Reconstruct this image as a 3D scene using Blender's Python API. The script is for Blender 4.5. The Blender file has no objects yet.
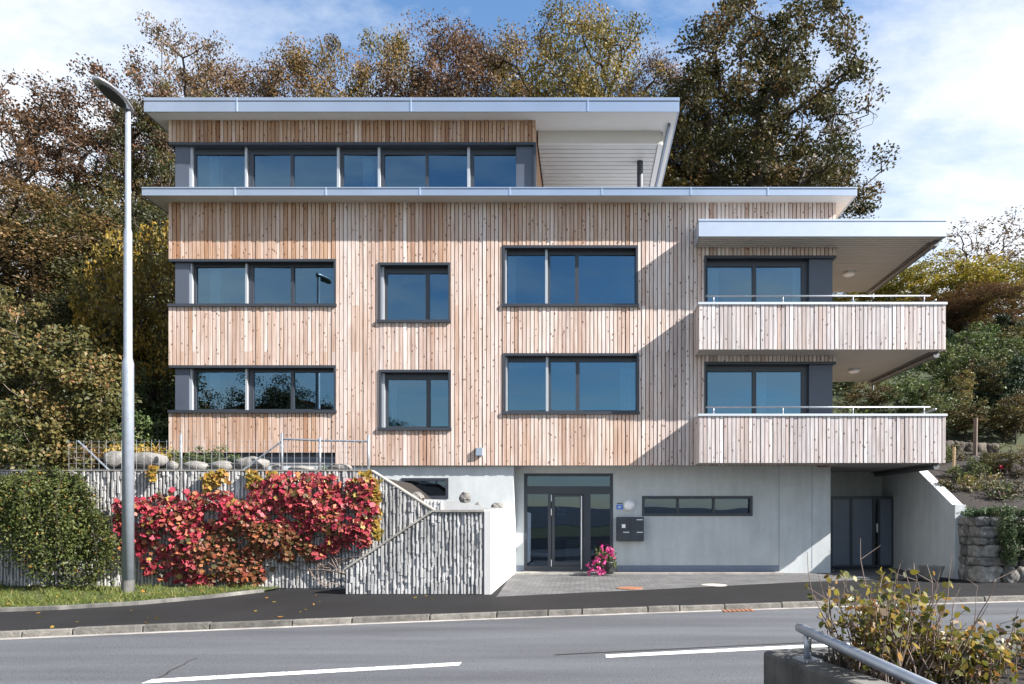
import bpy, math, random
import numpy as np
from mathutils import Vector, Matrix
R = random.Random(7)
NR = np.random.default_rng(11)
scene = bpy.context.scene
COL = scene.collection
EYE, VX, VY, F = 1.55, 585.0, 515.0, 683.0        # eye height, vanishing point, focal length (survey of the photo)
def PX(px, d): return (px - VX) * d / F
def PZ(py, d): return EYE + (VY - py) * d / F
BASE = {}

# ------------------------------------------------------------------ mesh builder
class MB:
    def __init__(s): s.v = []; s.f = []; s.a = []
    def face(s, pts, a=(0.5, 0.0)):
        n = len(s.v); s.v += [tuple(p) for p in pts]; s.f.append(tuple(range(n, n + len(pts)))); s.a.append(a)
    def hexa(s, p, a=(0.5, 0.0)):
        n = len(s.v); s.v += [tuple(q) for q in p]
        for q in ((0,3,2,1),(4,5,6,7),(0,1,5,4),(1,2,6,5),(2,3,7,6),(3,0,4,7)):
            s.f.append(tuple(n + i for i in q)); s.a.append(a)
    def box(s, x0, x1, y0, y1, z0, z1, a=(0.5, 0.0)):
        s.hexa([(x0,y0,z0),(x1,y0,z0),(x1,y1,z0),(x0,y1,z0),(x0,y0,z1),(x1,y0,z1),(x1,y1,z1),(x0,y1,z1)], a)
    def obox(s, o, u, n, a0, a1, d0, d1, z0, z1, a=(0.5, 0.0)):
        # u runs along the panel, n is its outward normal, d0..d1 distance along n
        def P(t, d, z): return (o[0]+u[0]*t+n[0]*d, o[1]+u[1]*t+n[1]*d, z)
        s.hexa([P(a0,d1,z0),P(a1,d1,z0),P(a1,d0,z0),P(a0,d0,z0),P(a0,d1,z1),P(a1,d1,z1),P(a1,d0,z1),P(a0,d0,z1)], a)
    def prism(s, poly, vec, a=(0.5, 0.0)):
        # poly: 3-D points, extruded along vec
        n = len(s.v); k = len(poly)
        s.v += [tuple(p) for p in poly] + [tuple(p[i]+vec[i] for i in range(3)) for p in poly]
        s.f.append(tuple(range(n+k-1, n-1, -1))); s.f.append(tuple(range(n+k, n+2*k)))
        for i in range(k):
            j = (i+1) % k; s.f.append((n+i, n+j, n+k+j, n+k+i))
        s.a += [a]*(k+2)
    def tube(s, pts, rad, n=8, cap=True, a=(0.5, 0.0)):
        pts = [Vector(p) for p in pts]
        if not hasattr(rad, '__len__'): rad = [rad]*len(pts)
        b = len(s.v); up = None
        for i, p in enumerate(pts):
            t = (pts[min(i+1, len(pts)-1)] - pts[max(i-1, 0)]).normalized()
            if up is None:
                up = Vector((0,0,1)) if abs(t.z) < .9 else Vector((1,0,0))
            x = up.cross(t)
            if x.length < 1e-4: x = Vector((1,0,0)).cross(t)
            x.normalize(); y = t.cross(x); up = y if False else up
            for k in range(n):
                w = 2*math.pi*k/n
                s.v.append(tuple(p + (x*math.cos(w) + y*math.sin(w))*rad[i]))
        for i in range(len(pts)-1):
            for k in range(n):
                l = (k+1) % n
                s.f.append((b+i*n+k, b+i*n+l, b+(i+1)*n+l, b+(i+1)*n+k)); s.a.append(a)
        if cap:
            s.f.append(tuple(b+k for k in range(n-1, -1, -1))); s.a.append(a)
            e = b+(len(pts)-1)*n
            s.f.append(tuple(e+k for k in range(n))); s.a.append(a)
    def lathe(s, c, prof, n=20, axis='z', a=(0.5, 0.0)):
        b = len(s.v)
        for r, h in prof:
            for k in range(n):
                w = 2*math.pi*k/n; p, q = r*math.cos(w), r*math.sin(w)
                s.v.append((c[0]+p, c[1]+q, c[2]+h) if axis == 'z' else (c[0]+p, c[1]-h, c[2]+q))
        for i in range(len(prof)-1):
            for k in range(n):
                l = (k+1) % n
                s.f.append((b+i*n+k, b+i*n+l, b+(i+1)*n+l, b+(i+1)*n+k)); s.a.append(a)
        s.f.append(tuple(b+k for k in range(n-1, -1, -1))); s.a.append(a)
        e = b+(len(prof)-1)*n
        s.f.append(tuple(e+k for k in range(n))); s.a.append(a)
    def rock(s, c, size, seed=0, rough=.18, sub=3, p=3.0, a=(0.5, 0.0)):
        rr = random.Random(seed); n = 6*sub//2; b = len(s.v); m = 2*n
        ph = [(rr.uniform(0,6.28), rr.uniform(0,6.28), rr.uniform(1.2,3.6), rr.uniform(1.2,3.6)) for _ in range(6)]
        rz = rr.uniform(-.35, .35); cz, sz_ = math.cos(rz), math.sin(rz)
        for i in range(n+1):
            th = math.pi*i/n
            for k in range(m):
                w = 2*math.pi*k/m
                d = (math.sin(th)*math.cos(w), math.sin(th)*math.sin(w), math.cos(th))
                q = (abs(d[0])**p + abs(d[1])**p + abs(d[2])**p)**(-1/p)
                for (p1,p2,f1,f2) in ph:
                    q *= 1 + rough*.45*math.sin(p1+f1*d[0]*2+f2*d[2]*2)*math.cos(p2+f2*d[1]*2)
                x, y, z = d[0]*q*size[0]/2, d[1]*q*size[1]/2, d[2]*q*size[2]/2
                s.v.append((c[0]+x*cz-y*sz_, c[1]+x*sz_+y*cz, c[2]+z))
        for i in range(n):
            for k in range(m):
                l = (k+1) % m
                s.f.append((b+i*m+k, b+(i+1)*m+k, b+(i+1)*m+l, b+i*m+l)); s.a.append(a)
    def build(s, name, mat, parent=None, smooth=False, bevel=0, base=None):
        me = bpy.data.meshes.new(name)
        off = BASE.get(parent.name, Vector((0,0,0))) if parent else (base or Vector((0,0,0)))
        off = Vector(off)
        me.from_pydata([(p[0]-off.x, p[1]-off.y, p[2]-off.z) for p in s.v], [], s.f)
        ar = np.array(s.a, dtype=np.float32).reshape(-1, 2)
        for i, nm in enumerate(('rnd', 'wea')):
            at = me.attributes.new(nm, 'FLOAT', 'FACE'); at.data.foreach_set('value', np.ascontiguousarray(ar[:, i]))
        me.materials.append(mat)
        if smooth: me.polygons.foreach_set('use_smooth', [True]*len(me.polygons))
        me.update()
        o = bpy.data.objects.new(name, me); COL.objects.link(o)
        if parent: o.parent = parent; BASE[o.name] = off
        else: o.location = off; BASE[o.name] = off
        if bevel:
            md = o.modifiers.new('bevel', 'BEVEL'); md.width = bevel; md.segments = 2; md.limit_method = 'ANGLE'
        return o

def each(mb, name, mat, parent, k=8):
    for i in range(0, len(mb.v), k):
        q = MB(); q.v = mb.v[i:i+k]; fs = [(f, a) for f, a in zip(mb.f, mb.a) if i <= f[0] < i+k]
        q.f = [tuple(j-i for j in f) for f, a in fs]; q.a = [a for f, a in fs]; q.build(name, mat, parent)
def mesh_np(name, V, faces_n, rnd, mat, parent=None, base=(0,0,0)):
    # V (n*k,3): n faces of k own vertices each
    me = bpy.data.meshes.new(name); n = len(V)//faces_n; k = faces_n
    V = V - np.array(BASE.get(parent.name, base) if parent else base)
    me.vertices.add(len(V)); me.vertices.foreach_set('co', V.astype(np.float32).ravel())
    me.loops.add(n*k); me.loops.foreach_set('vertex_index', np.arange(n*k, dtype=np.int32))
    me.polygons.add(n); me.polygons.foreach_set('loop_start', np.arange(0, n*k, k, dtype=np.int32))
    me.polygons.foreach_set('loop_total', np.full(n, k, dtype=np.int32))
    at = me.attributes.new('rnd', 'FLOAT', 'FACE'); at.data.foreach_set('value', rnd.astype(np.float32))
    me.materials.append(mat); me.update(); me.validate()
    o = bpy.data.objects.new(name, me); COL.objects.link(o)
    if parent: o.parent = parent; BASE[o.name] = BASE[parent.name]
    else: o.location = base; BASE[o.name] = Vector(base)
    return o

def tag(o, label=None, cat=None, group=None, kind=None):
    if label: o['label'] = label
    if cat: o['category'] = cat
    if group: o['group'] = group
    if kind: o['kind'] = kind
    return o
def thing(name, label, cat, loc=(0,0,0), group=None):
    o = bpy.data.objects.new(name, None); COL.objects.link(o); o.location = loc
    o.empty_display_size = .2; BASE[o.name] = Vector(loc)
    return tag(o, label, cat, group)
def struct(o, label=None): return tag(o, label, kind='structure')

# ------------------------------------------------------------------ materials
def nt(name):
    m = bpy.data.materials.new(name); m.use_nodes = True
    t = m.node_tree; return m, t, t.nodes, t.links, t.nodes['Principled BSDF']
def ramp(n, stops, fac=None, l=None):
    r = n.new('ShaderNodeValToRGB'); e = r.color_ramp.elements
    while len(e) < len(stops): e.new(.5)
    for i, (p, c) in enumerate(stops):
        e[i].position = p; e[i].color = (*c, 1)
    if fac is not None: l.new(fac, r.inputs[0])
    return r
def noise(n, l, vec, scale, detail=3, rough=.55):
    x = n.new('ShaderNodeTexNoise'); x.inputs['Scale'].default_value = scale
    x.inputs['Detail'].default_value = detail; x.inputs['Roughness'].default_value = rough
    if vec is not None: l.new(vec, x.inputs['Vector'])
    return x
def mapping(n, l, scale=(1,1,1), loc=(0,0,0)):
    tc = n.new('ShaderNodeTexCoord'); mp = n.new('ShaderNodeMapping')
    mp.inputs['Scale'].default_value = scale; mp.inputs['Location'].default_value = loc
    l.new(tc.outputs['Object'], mp.inputs['Vector']); return mp.outputs[0]
def mixc(n, l, mode, fac, a, b):
    m = n.new('ShaderNodeMix'); m.data_type = 'RGBA'; m.blend_type = mode; m.clamp_result = False
    for sock, v in ((m.inputs[0], fac), (m.inputs[6], a), (m.inputs[7], b)):
        if hasattr(v, 'is_linked') or hasattr(v, 'links'): l.new(v, sock)
        elif isinstance(v, (int, float)): sock.default_value = v
        else: sock.default_value = (*v, 1)
    return m.outputs[2]
def math_(n, l, op, a, b=None, clamp=False):
    m = n.new('ShaderNodeMath'); m.operation = op; m.use_clamp = clamp
    for i, v in enumerate((a, b)):
        if v is None: continue
        if isinstance(v, (int, float)): m.inputs[i].default_value = v
        else: l.new(v, m.inputs[i])
    return m.outputs[0]
def bump(n, l, b, h, dist=.01, strength=.5):
    bp = n.new('ShaderNodeBump'); bp.inputs['Distance'].default_value = dist; bp.inputs['Strength'].default_value = strength
    l.new(h, bp.inputs['Height']); l.new(bp.outputs[0], b.inputs['Normal'])
def attr(n, name):
    a = n.new('ShaderNodeAttribute'); a.attribute_name = name; return a.outputs['Fac']

def m_plain(name, c, rough=.6, metal=0, var=.12, scale=3, bmp=0, bscale=60):
    m, t, n, l, b = nt(name); v = mapping(n, l)
    x = noise(n, l, v, scale, 5)
    r = ramp(n, [(.25, tuple(k*(1-var) for k in c)), (.75, tuple(min(1, k*(1+var)) for k in c))], x.outputs[0], l)
    l.new(r.outputs[0], b.inputs['Base Color'])
    b.inputs['Roughness'].default_value = rough; b.inputs['Metallic'].default_value = metal
    if bmp: bump(n, l, b, noise(n, l, v, bscale, 4).outputs[0], bmp, .6)
    return m
def m_speckle(name, c, lo, hi, fine=160, coarse=.7, cvar=.25, rough=.85, bmp=.004, stretch=(1,1,1), rot=0):
    m, t, n, l, b = nt(name); v = mapping(n, l)
    f = noise(n, l, v, fine, 2, .7)
    vs = mapping(n, l, stretch)
    vs.node.inputs['Rotation'].default_value = (0, 0, rot)
    g = noise(n, l, vs, coarse, 5)
    r1 = ramp(n, [(.3, (lo,)*3), (.7, (hi,)*3)], f.outputs[0], l)
    r2 = ramp(n, [(.3, (1-cvar,)*3), (.7, (1+cvar,)*3)], g.outputs[0], l)
    o = mixc(n, l, 'MULTIPLY', 1.0, r1.outputs[0], r2.outputs[0])
    o = mixc(n, l, 'MULTIPLY', 1.0, o, c)
    l.new(o, b.inputs['Base Color']); b.inputs['Roughness'].default_value = rough; b.inputs['Specular IOR Level'].default_value = .2
    bump(n, l, b, f.outputs[0], bmp, .8)
    return m
def m_wood():
    m, t, n, l, b = nt('larch_boards')
    a, w = attr(n, 'rnd'), attr(n, 'wea')
    tc = n.new('ShaderNodeTexCoord')
    wm = n.new('ShaderNodeMapping'); wm.inputs['Scale'].default_value = (1.6,1.6,.5); l.new(tc.outputs['Object'], wm.inputs[0])
    wn = noise(n, l, wm.outputs[0], 1, 5, .6)
    w = math_(n, l, 'ADD', w, math_(n, l, 'MULTIPLY', math_(n, l, 'SUBTRACT', wn.outputs[0], .52), 1.5))
    w = math_(n, l, 'MAXIMUM', w, 0.0)
    off = n.new('ShaderNodeCombineXYZ'); l.new(math_(n, l, 'MULTIPLY', a, 37.0), off.inputs[2]); l.new(math_(n, l, 'MULTIPLY', a, 3.0), off.inputs[0])
    add = n.new('ShaderNodeVectorMath'); l.new(tc.outputs['Object'], add.inputs[0]); l.new(off.outputs[0], add.inputs[1])
    fresh = ramp(n, [(0, (.27,.13,.07)), (.3, (.385,.215,.125)), (.55, (.47,.30,.195)), (.8, (.555,.40,.30)), (1, (.65,.52,.43))], a, l)
    grey = ramp(n, [(0, (.42,.29,.23)), (.3, (.56,.44,.38)), (.6, (.655,.56,.508)), (1, (.75,.69,.65))], a, l)
    base = mixc(n, l, 'MIX', math_(n, l, 'MINIMUM', w, 1.0), fresh.outputs[0], grey.outputs[0])
    silver = ramp(n, [(0, (.33,.29,.285)), (.35, (.45,.42,.42)), (.65, (.56,.54,.545)), (1, (.70,.69,.70))], a, l)
    base = mixc(n, l, 'MIX', math_(n, l, 'SUBTRACT', w, 1.0, True), base, silver.outputs[0])
    mp = n.new('ShaderNodeMapping'); mp.inputs['Scale'].default_value = (45,45,1.6); l.new(add.outputs[0], mp.inputs[0])
    g = noise(n, l, mp.outputs[0], 1, 4, .6)
    gr = ramp(n, [(.3, (.74,.70,.67)), (.7, (1.14,1.15,1.16))], g.outputs[0], l)
    base = mixc(n, l, 'MULTIPLY', 1.0, base, gr.outputs[0])
    mp3 = n.new('ShaderNodeMapping'); mp3.inputs['Scale'].default_value = (2.,2.,.55); l.new(add.outputs[0], mp3.inputs[0])
    g3 = noise(n, l, mp3.outputs[0], 1, 3, .6)
    base = mixc(n, l, 'MULTIPLY', 1.0, base, ramp(n, [(.3,(.86,.82,.79)),(.7,(1.1,1.1,1.1))], g3.outputs[0], l).outputs[0])
    # knots
    mp2 = n.new('ShaderNodeMapping'); mp2.inputs['Scale'].default_value = (8.5,0,5.5); l.new(add.outputs[0], mp2.inputs[0])
    vo = n.new('ShaderNodeTexVoronoi'); vo.inputs['Scale'].default_value = 1; l.new(mp2.outputs[0], vo.inputs['Vector'])
    kn = ramp(n, [(.11, (.30,.18,.12)), (.2, (1,1,1))], vo.outputs['Distance'], l)
    base = mixc(n, l, 'MULTIPLY', .9, base, kn.outputs[0])
    l.new(base, b.inputs['Base Color']); b.inputs['Roughness'].default_value = .75
    b.inputs['Specular IOR Level'].default_value = .25
    bump(n, l, b, g.outputs[0], .003, .5)
    return m
def m_leaf(name, stops, trans=.3, rough=.55, objvar=.07):
    m, t, n, l, b = nt(name)
    r = ramp(n, stops, attr(n, 'rnd'), l)
    oi = n.new('ShaderNodeObjectInfo')
    hs = n.new('ShaderNodeHueSaturation')
    l.new(math_(n, l, 'ADD', math_(n, l, 'MULTIPLY', oi.outputs['Random'], objvar*.5), .5 - objvar*.25), hs.inputs['Hue'])
    l.new(math_(n, l, 'ADD', math_(n, l, 'MULTIPLY', oi.outputs['Random'], objvar*4), 1-objvar*2), hs.inputs['Value'])
    l.new(r.outputs[0], hs.inputs['Color'])
    l.new(hs.outputs[0], b.inputs['Base Color'])
    b.inputs['Roughness'].default_value = rough; b.inputs['Specular IOR Level'].default_value = .3
    tr = n.new('ShaderNodeBsdfTranslucent'); l.new(hs.outputs[0], tr.inputs[0])
    mx = n.new('ShaderNodeMixShader'); mx.inputs[0].default_value = trans
    l.new(b.outputs[0], mx.inputs[1]); l.new(tr.outputs[0], mx.inputs[2])
    l.new(mx.outputs[0], n['Material Output'].inputs[0])
    return m
def m_glass(name, tint, f0, refl=(.52,.80,1)):
    m, t, n, l, b = nt(name); n.remove(b)
    tr = n.new('ShaderNodeBsdfTransparent'); tr.inputs[0].default_value = (*tint, 1)
    gl = n.new('ShaderNodeBsdfGlossy'); gl.inputs['Roughness'].default_value = .0; gl.inputs[0].default_value = (*refl,1)
    lw = n.new('ShaderNodeFresnel'); lw.inputs[0].default_value = 1.5
    fac = math_(n, l, 'ADD', math_(n, l, 'MULTIPLY', lw.outputs[0], 1.0), f0, True)
    v = mapping(n, l); x = noise(n, l, v, .5, 1)
    bp = n.new('ShaderNodeBump'); bp.inputs['Distance'].default_value = .02; bp.inputs['Strength'].default_value = .4
    l.new(x.outputs[0], bp.inputs['Height']); l.new(bp.outputs[0], gl.inputs['Normal'])
    mx = n.new('ShaderNodeMixShader'); l.new(fac, mx.inputs[0]); l.new(tr.outputs[0], mx.inputs[1]); l.new(gl.outputs[0], mx.inputs[2])
    l.new(mx.outputs[0], n['Material Output'].inputs[0]); return m
def m_concrete(name, c, stain=.3, rough=.85):
    m, t, n, l, b = nt(name); v = mapping(n, l)
    a = noise(n, l, v, 1.3, 6, .65); vs = mapping(n, l, (5,5,.6)); s = noise(n, l, vs, 1.2, 4); f = noise(n, l, v, 90, 2)
    r = ramp(n, [(.3, (1-stain,)*3), (.62, (1.06,)*3)], a.outputs[0], l)
    r2 = ramp(n, [(.3, (1-stain*.7,)*3), (.65, (1.04,)*3)], s.outputs[0], l)
    r3 = ramp(n, [(.3, (.92,)*3), (.7, (1.06,)*3)], f.outputs[0], l)
    o = mixc(n, l, 'MULTIPLY', 1., mixc(n, l, 'MULTIPLY', 1., r.outputs[0], r2.outputs[0]), r3.outputs[0])
    o = mixc(n, l, 'MULTIPLY', 1., o, c)
    rv = ramp(n, [(0,(.45,.45,.46)),(.35,(.75,.75,.76)),(.675,(1,1,1)),(1,(1.2,1.19,1.17))], math_(n, l, 'ADD', math_(n, l, 'MULTIPLY', attr(n,'rnd'), .65), .35), l)
    o = mixc(n, l, 'MULTIPLY', 1., o, rv.outputs[0])
    l.new(o, b.inputs['Base Color']); b.inputs['Roughness'].default_value = rough
    bump(n, l, b, f.outputs[0], .003, .5); return m
def m_paver():
    m, t, n, l, b = nt('concrete_pavers'); v = mapping(n, l, (1,1,1))
    br = n.new('ShaderNodeTexBrick'); l.new(v, br.inputs[0])
    br.inputs['Scale'].default_value = 1; br.inputs['Brick Width'].default_value = .22; br.inputs['Row Height'].default_value = .11
    br.inputs['Mortar Size'].default_value = .007; br.inputs['Color1'].default_value = (.075,.075,.076,1); br.inputs['Color2'].default_value = (.125,.125,.122,1)
    br.inputs['Mortar'].default_value = (.022,.022,.022,1)
    x = noise(n, l, v, 1.2, 5); f = noise(n, l, v, 150, 2)
    o = mixc(n, l, 'MULTIPLY', 1., br.outputs[0], ramp(n, [(.3,(.75,)*3),(.7,(1.2,)*3)], x.outputs[0], l).outputs[0])
    o = mixc(n, l, 'MULTIPLY', 1., o, ramp(n, [(.3,(.8,)*3),(.7,(1.2,)*3)], f.outputs[0], l).outputs[0])
    l.new(o, b.inputs['Base Color']); b.inputs['Roughness'].default_value = .85
    bump(n, l, b, br.outputs['Fac'], .006, -.6) if False else None
    return m
def m_stone(name, c1, c2, c3):
    m, t, n, l, b = nt(name); v = mapping(n, l)
    a = noise(n, l, v, 6, 8, .7); f = noise(n, l, v, 45, 4, .7)
    r = ramp(n, [(.3, c1), (.5, c2), (.72, c3)], a.outputs[0], l)
    rv = ramp(n, [(0,(.6,.6,.6)),(1,(1.35,1.33,1.28))], attr(n,'rnd'), l)
    o = mixc(n, l, 'MULTIPLY', 1., r.outputs[0], rv.outputs[0])
    o = mixc(n, l, 'MULTIPLY', 1., o, ramp(n, [(.3,(.75,)*3),(.7,(1.2,)*3)], f.outputs[0], l).outputs[0])
    l.new(o, b.inputs['Base Color']); b.inputs['Roughness'].default_value = .9
    h = math_(n, l, 'ADD', a.outputs[0], math_(n, l, 'MULTIPLY', f.outputs[0], .4))
    bump(n, l, b, h, .05, .7); return m
def m_ground(name, cols, scale=1.5):
    m, t, n, l, b = nt(name); v = mapping(n, l)
    a = noise(n, l, v, scale, 8, .7); f = noise(n, l, v, 30, 4, .7)
    r = ramp(n, cols, a.outputs[0], l)
    o = mixc(n, l, 'MULTIPLY', 1., r.outputs[0], ramp(n, [(.3,(.6,)*3),(.7,(1.35,)*3)], f.outputs[0], l).outputs[0])
    l.new(o, b.inputs['Base Color']); b.inputs['Roughness'].default_value = .95
    bump(n, l, b, f.outputs[0], .04, .8); return m

M = {}
M['wood'] = m_wood()
M['batten'] = m_plain('larch_backing', (.13,.075,.052), .9)
M['anthracite'] = m_plain('anthracite_metal', (.032,.037,.047), .42, 0, .08)
M['panel'] = m_plain('slate_panel', (.068,.081,.108), .45, 0, .06)
M['gatep'] = m_plain('gate_sheet', (.115,.13,.16), .45, 0, .06)
M['alu'] = m_plain('light_aluminium', (.62,.64,.66), .4, .6, .05)
M['alu2'] = m_plain('joint_cover', (.45,.52,.62), .4, .6, .05)
M['pole'] = m_plain('lamp_pole_zinc', (.27,.305,.355), .45, .35, .12, 10)
M['fascia_sheen'] = m_plain('pale_sheen_fascia', (.46,.51,.58), .4, .5, .05)  # balcony roof fascia made paler: bright reflection put into the base colour
M['gstone'] = m_stone('garden_stone', (.04,.033,.026), (.085,.072,.056), (.14,.12,.095))
M['rosy'] = m_plain('red_shade', (.7,.12,.1), .5)
M['rail'] = m_plain('guide_rail_metal', (.42,.44,.46), .45, .4, .05)
M['fascia'] = m_plain('zinc_fascia', (.42,.47,.545), .36, .75, .07, 1.2)
M['zinc'] = m_plain('galvanised_steel', (.36,.385,.42), .42, .75, .14, 14)
M['gutter'] = m_plain('dark_gutter', (.13,.135,.14), .45, .4)
M['soffit'] = m_plain('soffit_paint', (.56,.53,.49), .6, 0, .03)
M['corr'] = m_plain('soffit_slat_paint', (.42,.40,.37), .5, 0, .03)
M['render'] = m_concrete('mineral_render', (.47,.495,.495), .10, .9)
M['plinth'] = m_plain('plinth_paint', (.17,.2,.25), .8, 0, .05)
M['slabgrey'] = m_plain('balcony_slab_paint', (.36,.34,.315), .6, 0, .04)
M['room'] = m_plain('room_plaster', (.3,.3,.3), .8, 0, .04)
M['darkroom'] = m_plain('room_floor', (.16,.13,.1), .6, 0, .1)
M['glass'] = m_glass('window_glass', (.52,.62,.66), .115)
M['doorglass'] = m_glass('door_glass', (.55,.6,.62), .05, (.55,.72,1))
M['asphalt'] = m_speckle('road_asphalt', (.080,.084,.092), .45, 1.6, 75, .7, .26, .82, .004, (.22, 2.0, 1), -.24)
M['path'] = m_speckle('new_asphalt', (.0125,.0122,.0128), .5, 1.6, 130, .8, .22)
M['paver'] = m_paver()
M['kerb'] = m_stone('kerb_granite', (.065,.061,.056), (.115,.11,.10), (.18,.172,.16))
def m_paint():
    m, t, n, l, b = nt('worn_road_paint'); v = mapping(n, l)
    a = noise(n, l, v, 26, 5, .7); c = noise(n, l, v, 2.5, 3)
    k = math_(n, l, 'ADD', a.outputs[0], math_(n, l, 'MULTIPLY', c.outputs[0], .35))
    r = ramp(n, [(.54,(.13,.13,.13)),(.62,(.6,.6,.58)),(.8,(.74,.74,.72))], k, l); l.new(r.outputs[0], b.inputs['Base Color']); b.inputs['Roughness'].default_value = .8; return m
M['white'] = m_paint()
M['tar'] = m_plain('tar_seam', (.02,.02,.02), .6)
M['concrete'] = m_concrete('ribbed_concrete', (.54,.53,.515), .5)
M['concfront'] = m_concrete('ribbed_concrete_front', (.52,.52,.515), .5)
M['smooth'] = m_concrete('smooth_concrete', (.48,.48,.475), .07)
M['oldconc'] = m_concrete('weathered_concrete', (.13,.127,.118), .7)
M['capc'] = m_concrete('lichened_concrete', (.33,.31,.28), .4)
M['stone'] = m_stone('wall_stone', (.09,.085,.078), (.2,.193,.18), (.38,.37,.35))
M['boulder'] = m_stone('boulder_stone', (.09,.085,.078), (.16,.155,.145), (.25,.24,.23))
M['soil'] = m_ground('garden_soil', [(.3,(.010,.0075,.006)),(.55,(.021,.0155,.012)),(.8,(.038,.028,.021))], 2.5)
M['hill'] = m_ground('hillside_turf', [(.3,(.012,.018,.006)),(.5,(.028,.038,.011)),(.75,(.05,.055,.018))], .8)
M['earth'] = m_ground('verge_earth', [(.3,(.03,.04,.012)),(.6,(.06,.075,.02)),(.8,(.1,.085,.04))], 3)
M['bark'] = m_ground('bark', [(.3,(.028,.02,.014)),(.55,(.065,.05,.038)),(.8,(.12,.1,.08))], 4)
M['twig'] = m_plain('grey_twig', (.13,.095,.075), .8)
M['mail'] = m_plain('mailbox_metal', (.035,.04,.05), .45)
M['lampwhite'] = m_plain('opal_plastic', (.8,.8,.8), .35, 0, .01)
M['bluesign'] = m_plain('blue_enamel', (.03,.16,.55), .4)
M['poster'] = m_plain('navy_poster', (.006,.016,.045), .5)
M['pot'] = m_plain('dark_pot', (.03,.032,.036), .5)
M['bowl'] = m_concrete('concrete_bowl', (.22,.215,.2), .3)
M['rust'] = m_plain('rusty_iron', (.23,.10,.05), .8, 0, .35, 12)
M['cover'] = m_plain('pale_cover', (.36,.33,.29), .8, 0, .2, 8)
M['stake'] = m_plain('wooden_stake', (.35,.24,.13), .8)
M['lampdark'] = m_plain('lamp_lens', (.06,.065,.065), .25)
M['rooftile'] = m_plain('red_roof_tiles', (.25,.08,.05), .8, 0, .2, 6)
M['housewall'] = m_plain('cream_render', (.5,.47,.4), .8)
L = {}
L['oak'] = m_leaf('oak_leaves', [(0,(.024,.03,.011)),(.45,(.052,.054,.018)),(.75,(.095,.075,.024)),(1,(.19,.105,.035))])
L['gold'] = m_leaf('gold_brown_leaves', [(0,(.04,.042,.013)),(.35,(.115,.092,.022)),(.7,(.22,.145,.034)),(1,(.28,.155,.045))])
L['brown'] = m_leaf('brown_leaves', [(0,(.036,.028,.015)),(.4,(.085,.055,.027)),(.75,(.15,.085,.036)),(1,(.22,.125,.055))])
L['olive'] = m_leaf('olive_leaves', [(0,(.018,.022,.008)),(.5,(.042,.043,.013)),(.85,(.09,.07,.02)),(1,(.16,.1,.03))])
L['yellow'] = m_leaf('yellow_leaves', [(0,(.07,.07,.016)),(.4,(.17,.14,.022)),(.75,(.3,.21,.028)),(1,(.38,.25,.04))])
L['green'] = m_leaf('green_leaves', [(0,(.018,.032,.011)),(.4,(.05,.075,.022)),(.75,(.11,.14,.045)),(1,(.2,.2,.08))])
L['hazel'] = m_leaf('hazel_leaves', [(0,(.05,.055,.018)),(.4,(.12,.115,.03)),(.7,(.19,.155,.045)),(.9,(.26,.17,.06)),(1,(.3,.16,.07))])
L['mixed'] = m_leaf('mixed_autumn_leaves', [(0,(.026,.03,.010)),(.4,(.06,.06,.018)),(.7,(.11,.09,.028)),(.9,(.17,.105,.04)),(1,(.2,.09,.04))])
L['coto'] = m_leaf('small_green_leaves', [(0,(.024,.034,.010)),(.45,(.06,.075,.018)),(.8,(.125,.125,.03)),(.93,(.17,.11,.03)),(1,(.24,.09,.02))])
L['red'] = m_leaf('red_creeper_leaves', [(0,(.045,.035,.015)),(.15,(.12,.03,.026)),(.35,(.25,.022,.04)),(.55,(.32,.03,.05)),(.78,(.39,.085,.075)),(.9,(.44,.19,.08)),(1,(.28,.2,.05))], .28, .5, .02)
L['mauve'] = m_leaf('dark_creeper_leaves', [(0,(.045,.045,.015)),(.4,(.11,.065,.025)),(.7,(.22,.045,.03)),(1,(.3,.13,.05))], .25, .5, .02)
L['tendril'] = m_leaf('yellow_creeper_leaves', [(0,(.14,.11,.02)),(.6,(.30,.2,.03)),(1,(.34,.14,.03))], .3, .5, .02)
L['pink'] = m_leaf('pink_petals', [(0,(.32,.015,.11)),(.5,(.50,.04,.2)),(1,(.62,.13,.31))], .3, .5, .02)
L['fore'] = m_leaf('ochre_green_leaves', [(0,(.04,.05,.013)),(.35,(.105,.11,.02)),(.62,(.2,.165,.026)),(.82,(.24,.135,.03)),(.94,(.16,.08,.035)),(1,(.34,.28,.2))], .35, .4, .02)
L['juniper'] = m_leaf('juniper_needles', [(0,(.03,.055,.022)),(.6,(.07,.11,.045)),(1,(.13,.15,.06))], .15)
L['grass'] = m_leaf('grass_blades', [(0,(.045,.07,.015)),(.5,(.10,.13,.028)),(.85,(.17,.17,.045)),(1,(.22,.18,.07))], .35)
L['conifer'] = m_leaf('dark_needles', [(0,(.012,.026,.012)),(.7,(.03,.055,.025)),(1,(.06,.085,.035))], .1)
L['rose'] = m_leaf('rose_petals', [(0,(.5,.01,.02)),(1,(.6,.02,.03))], .2)

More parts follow.
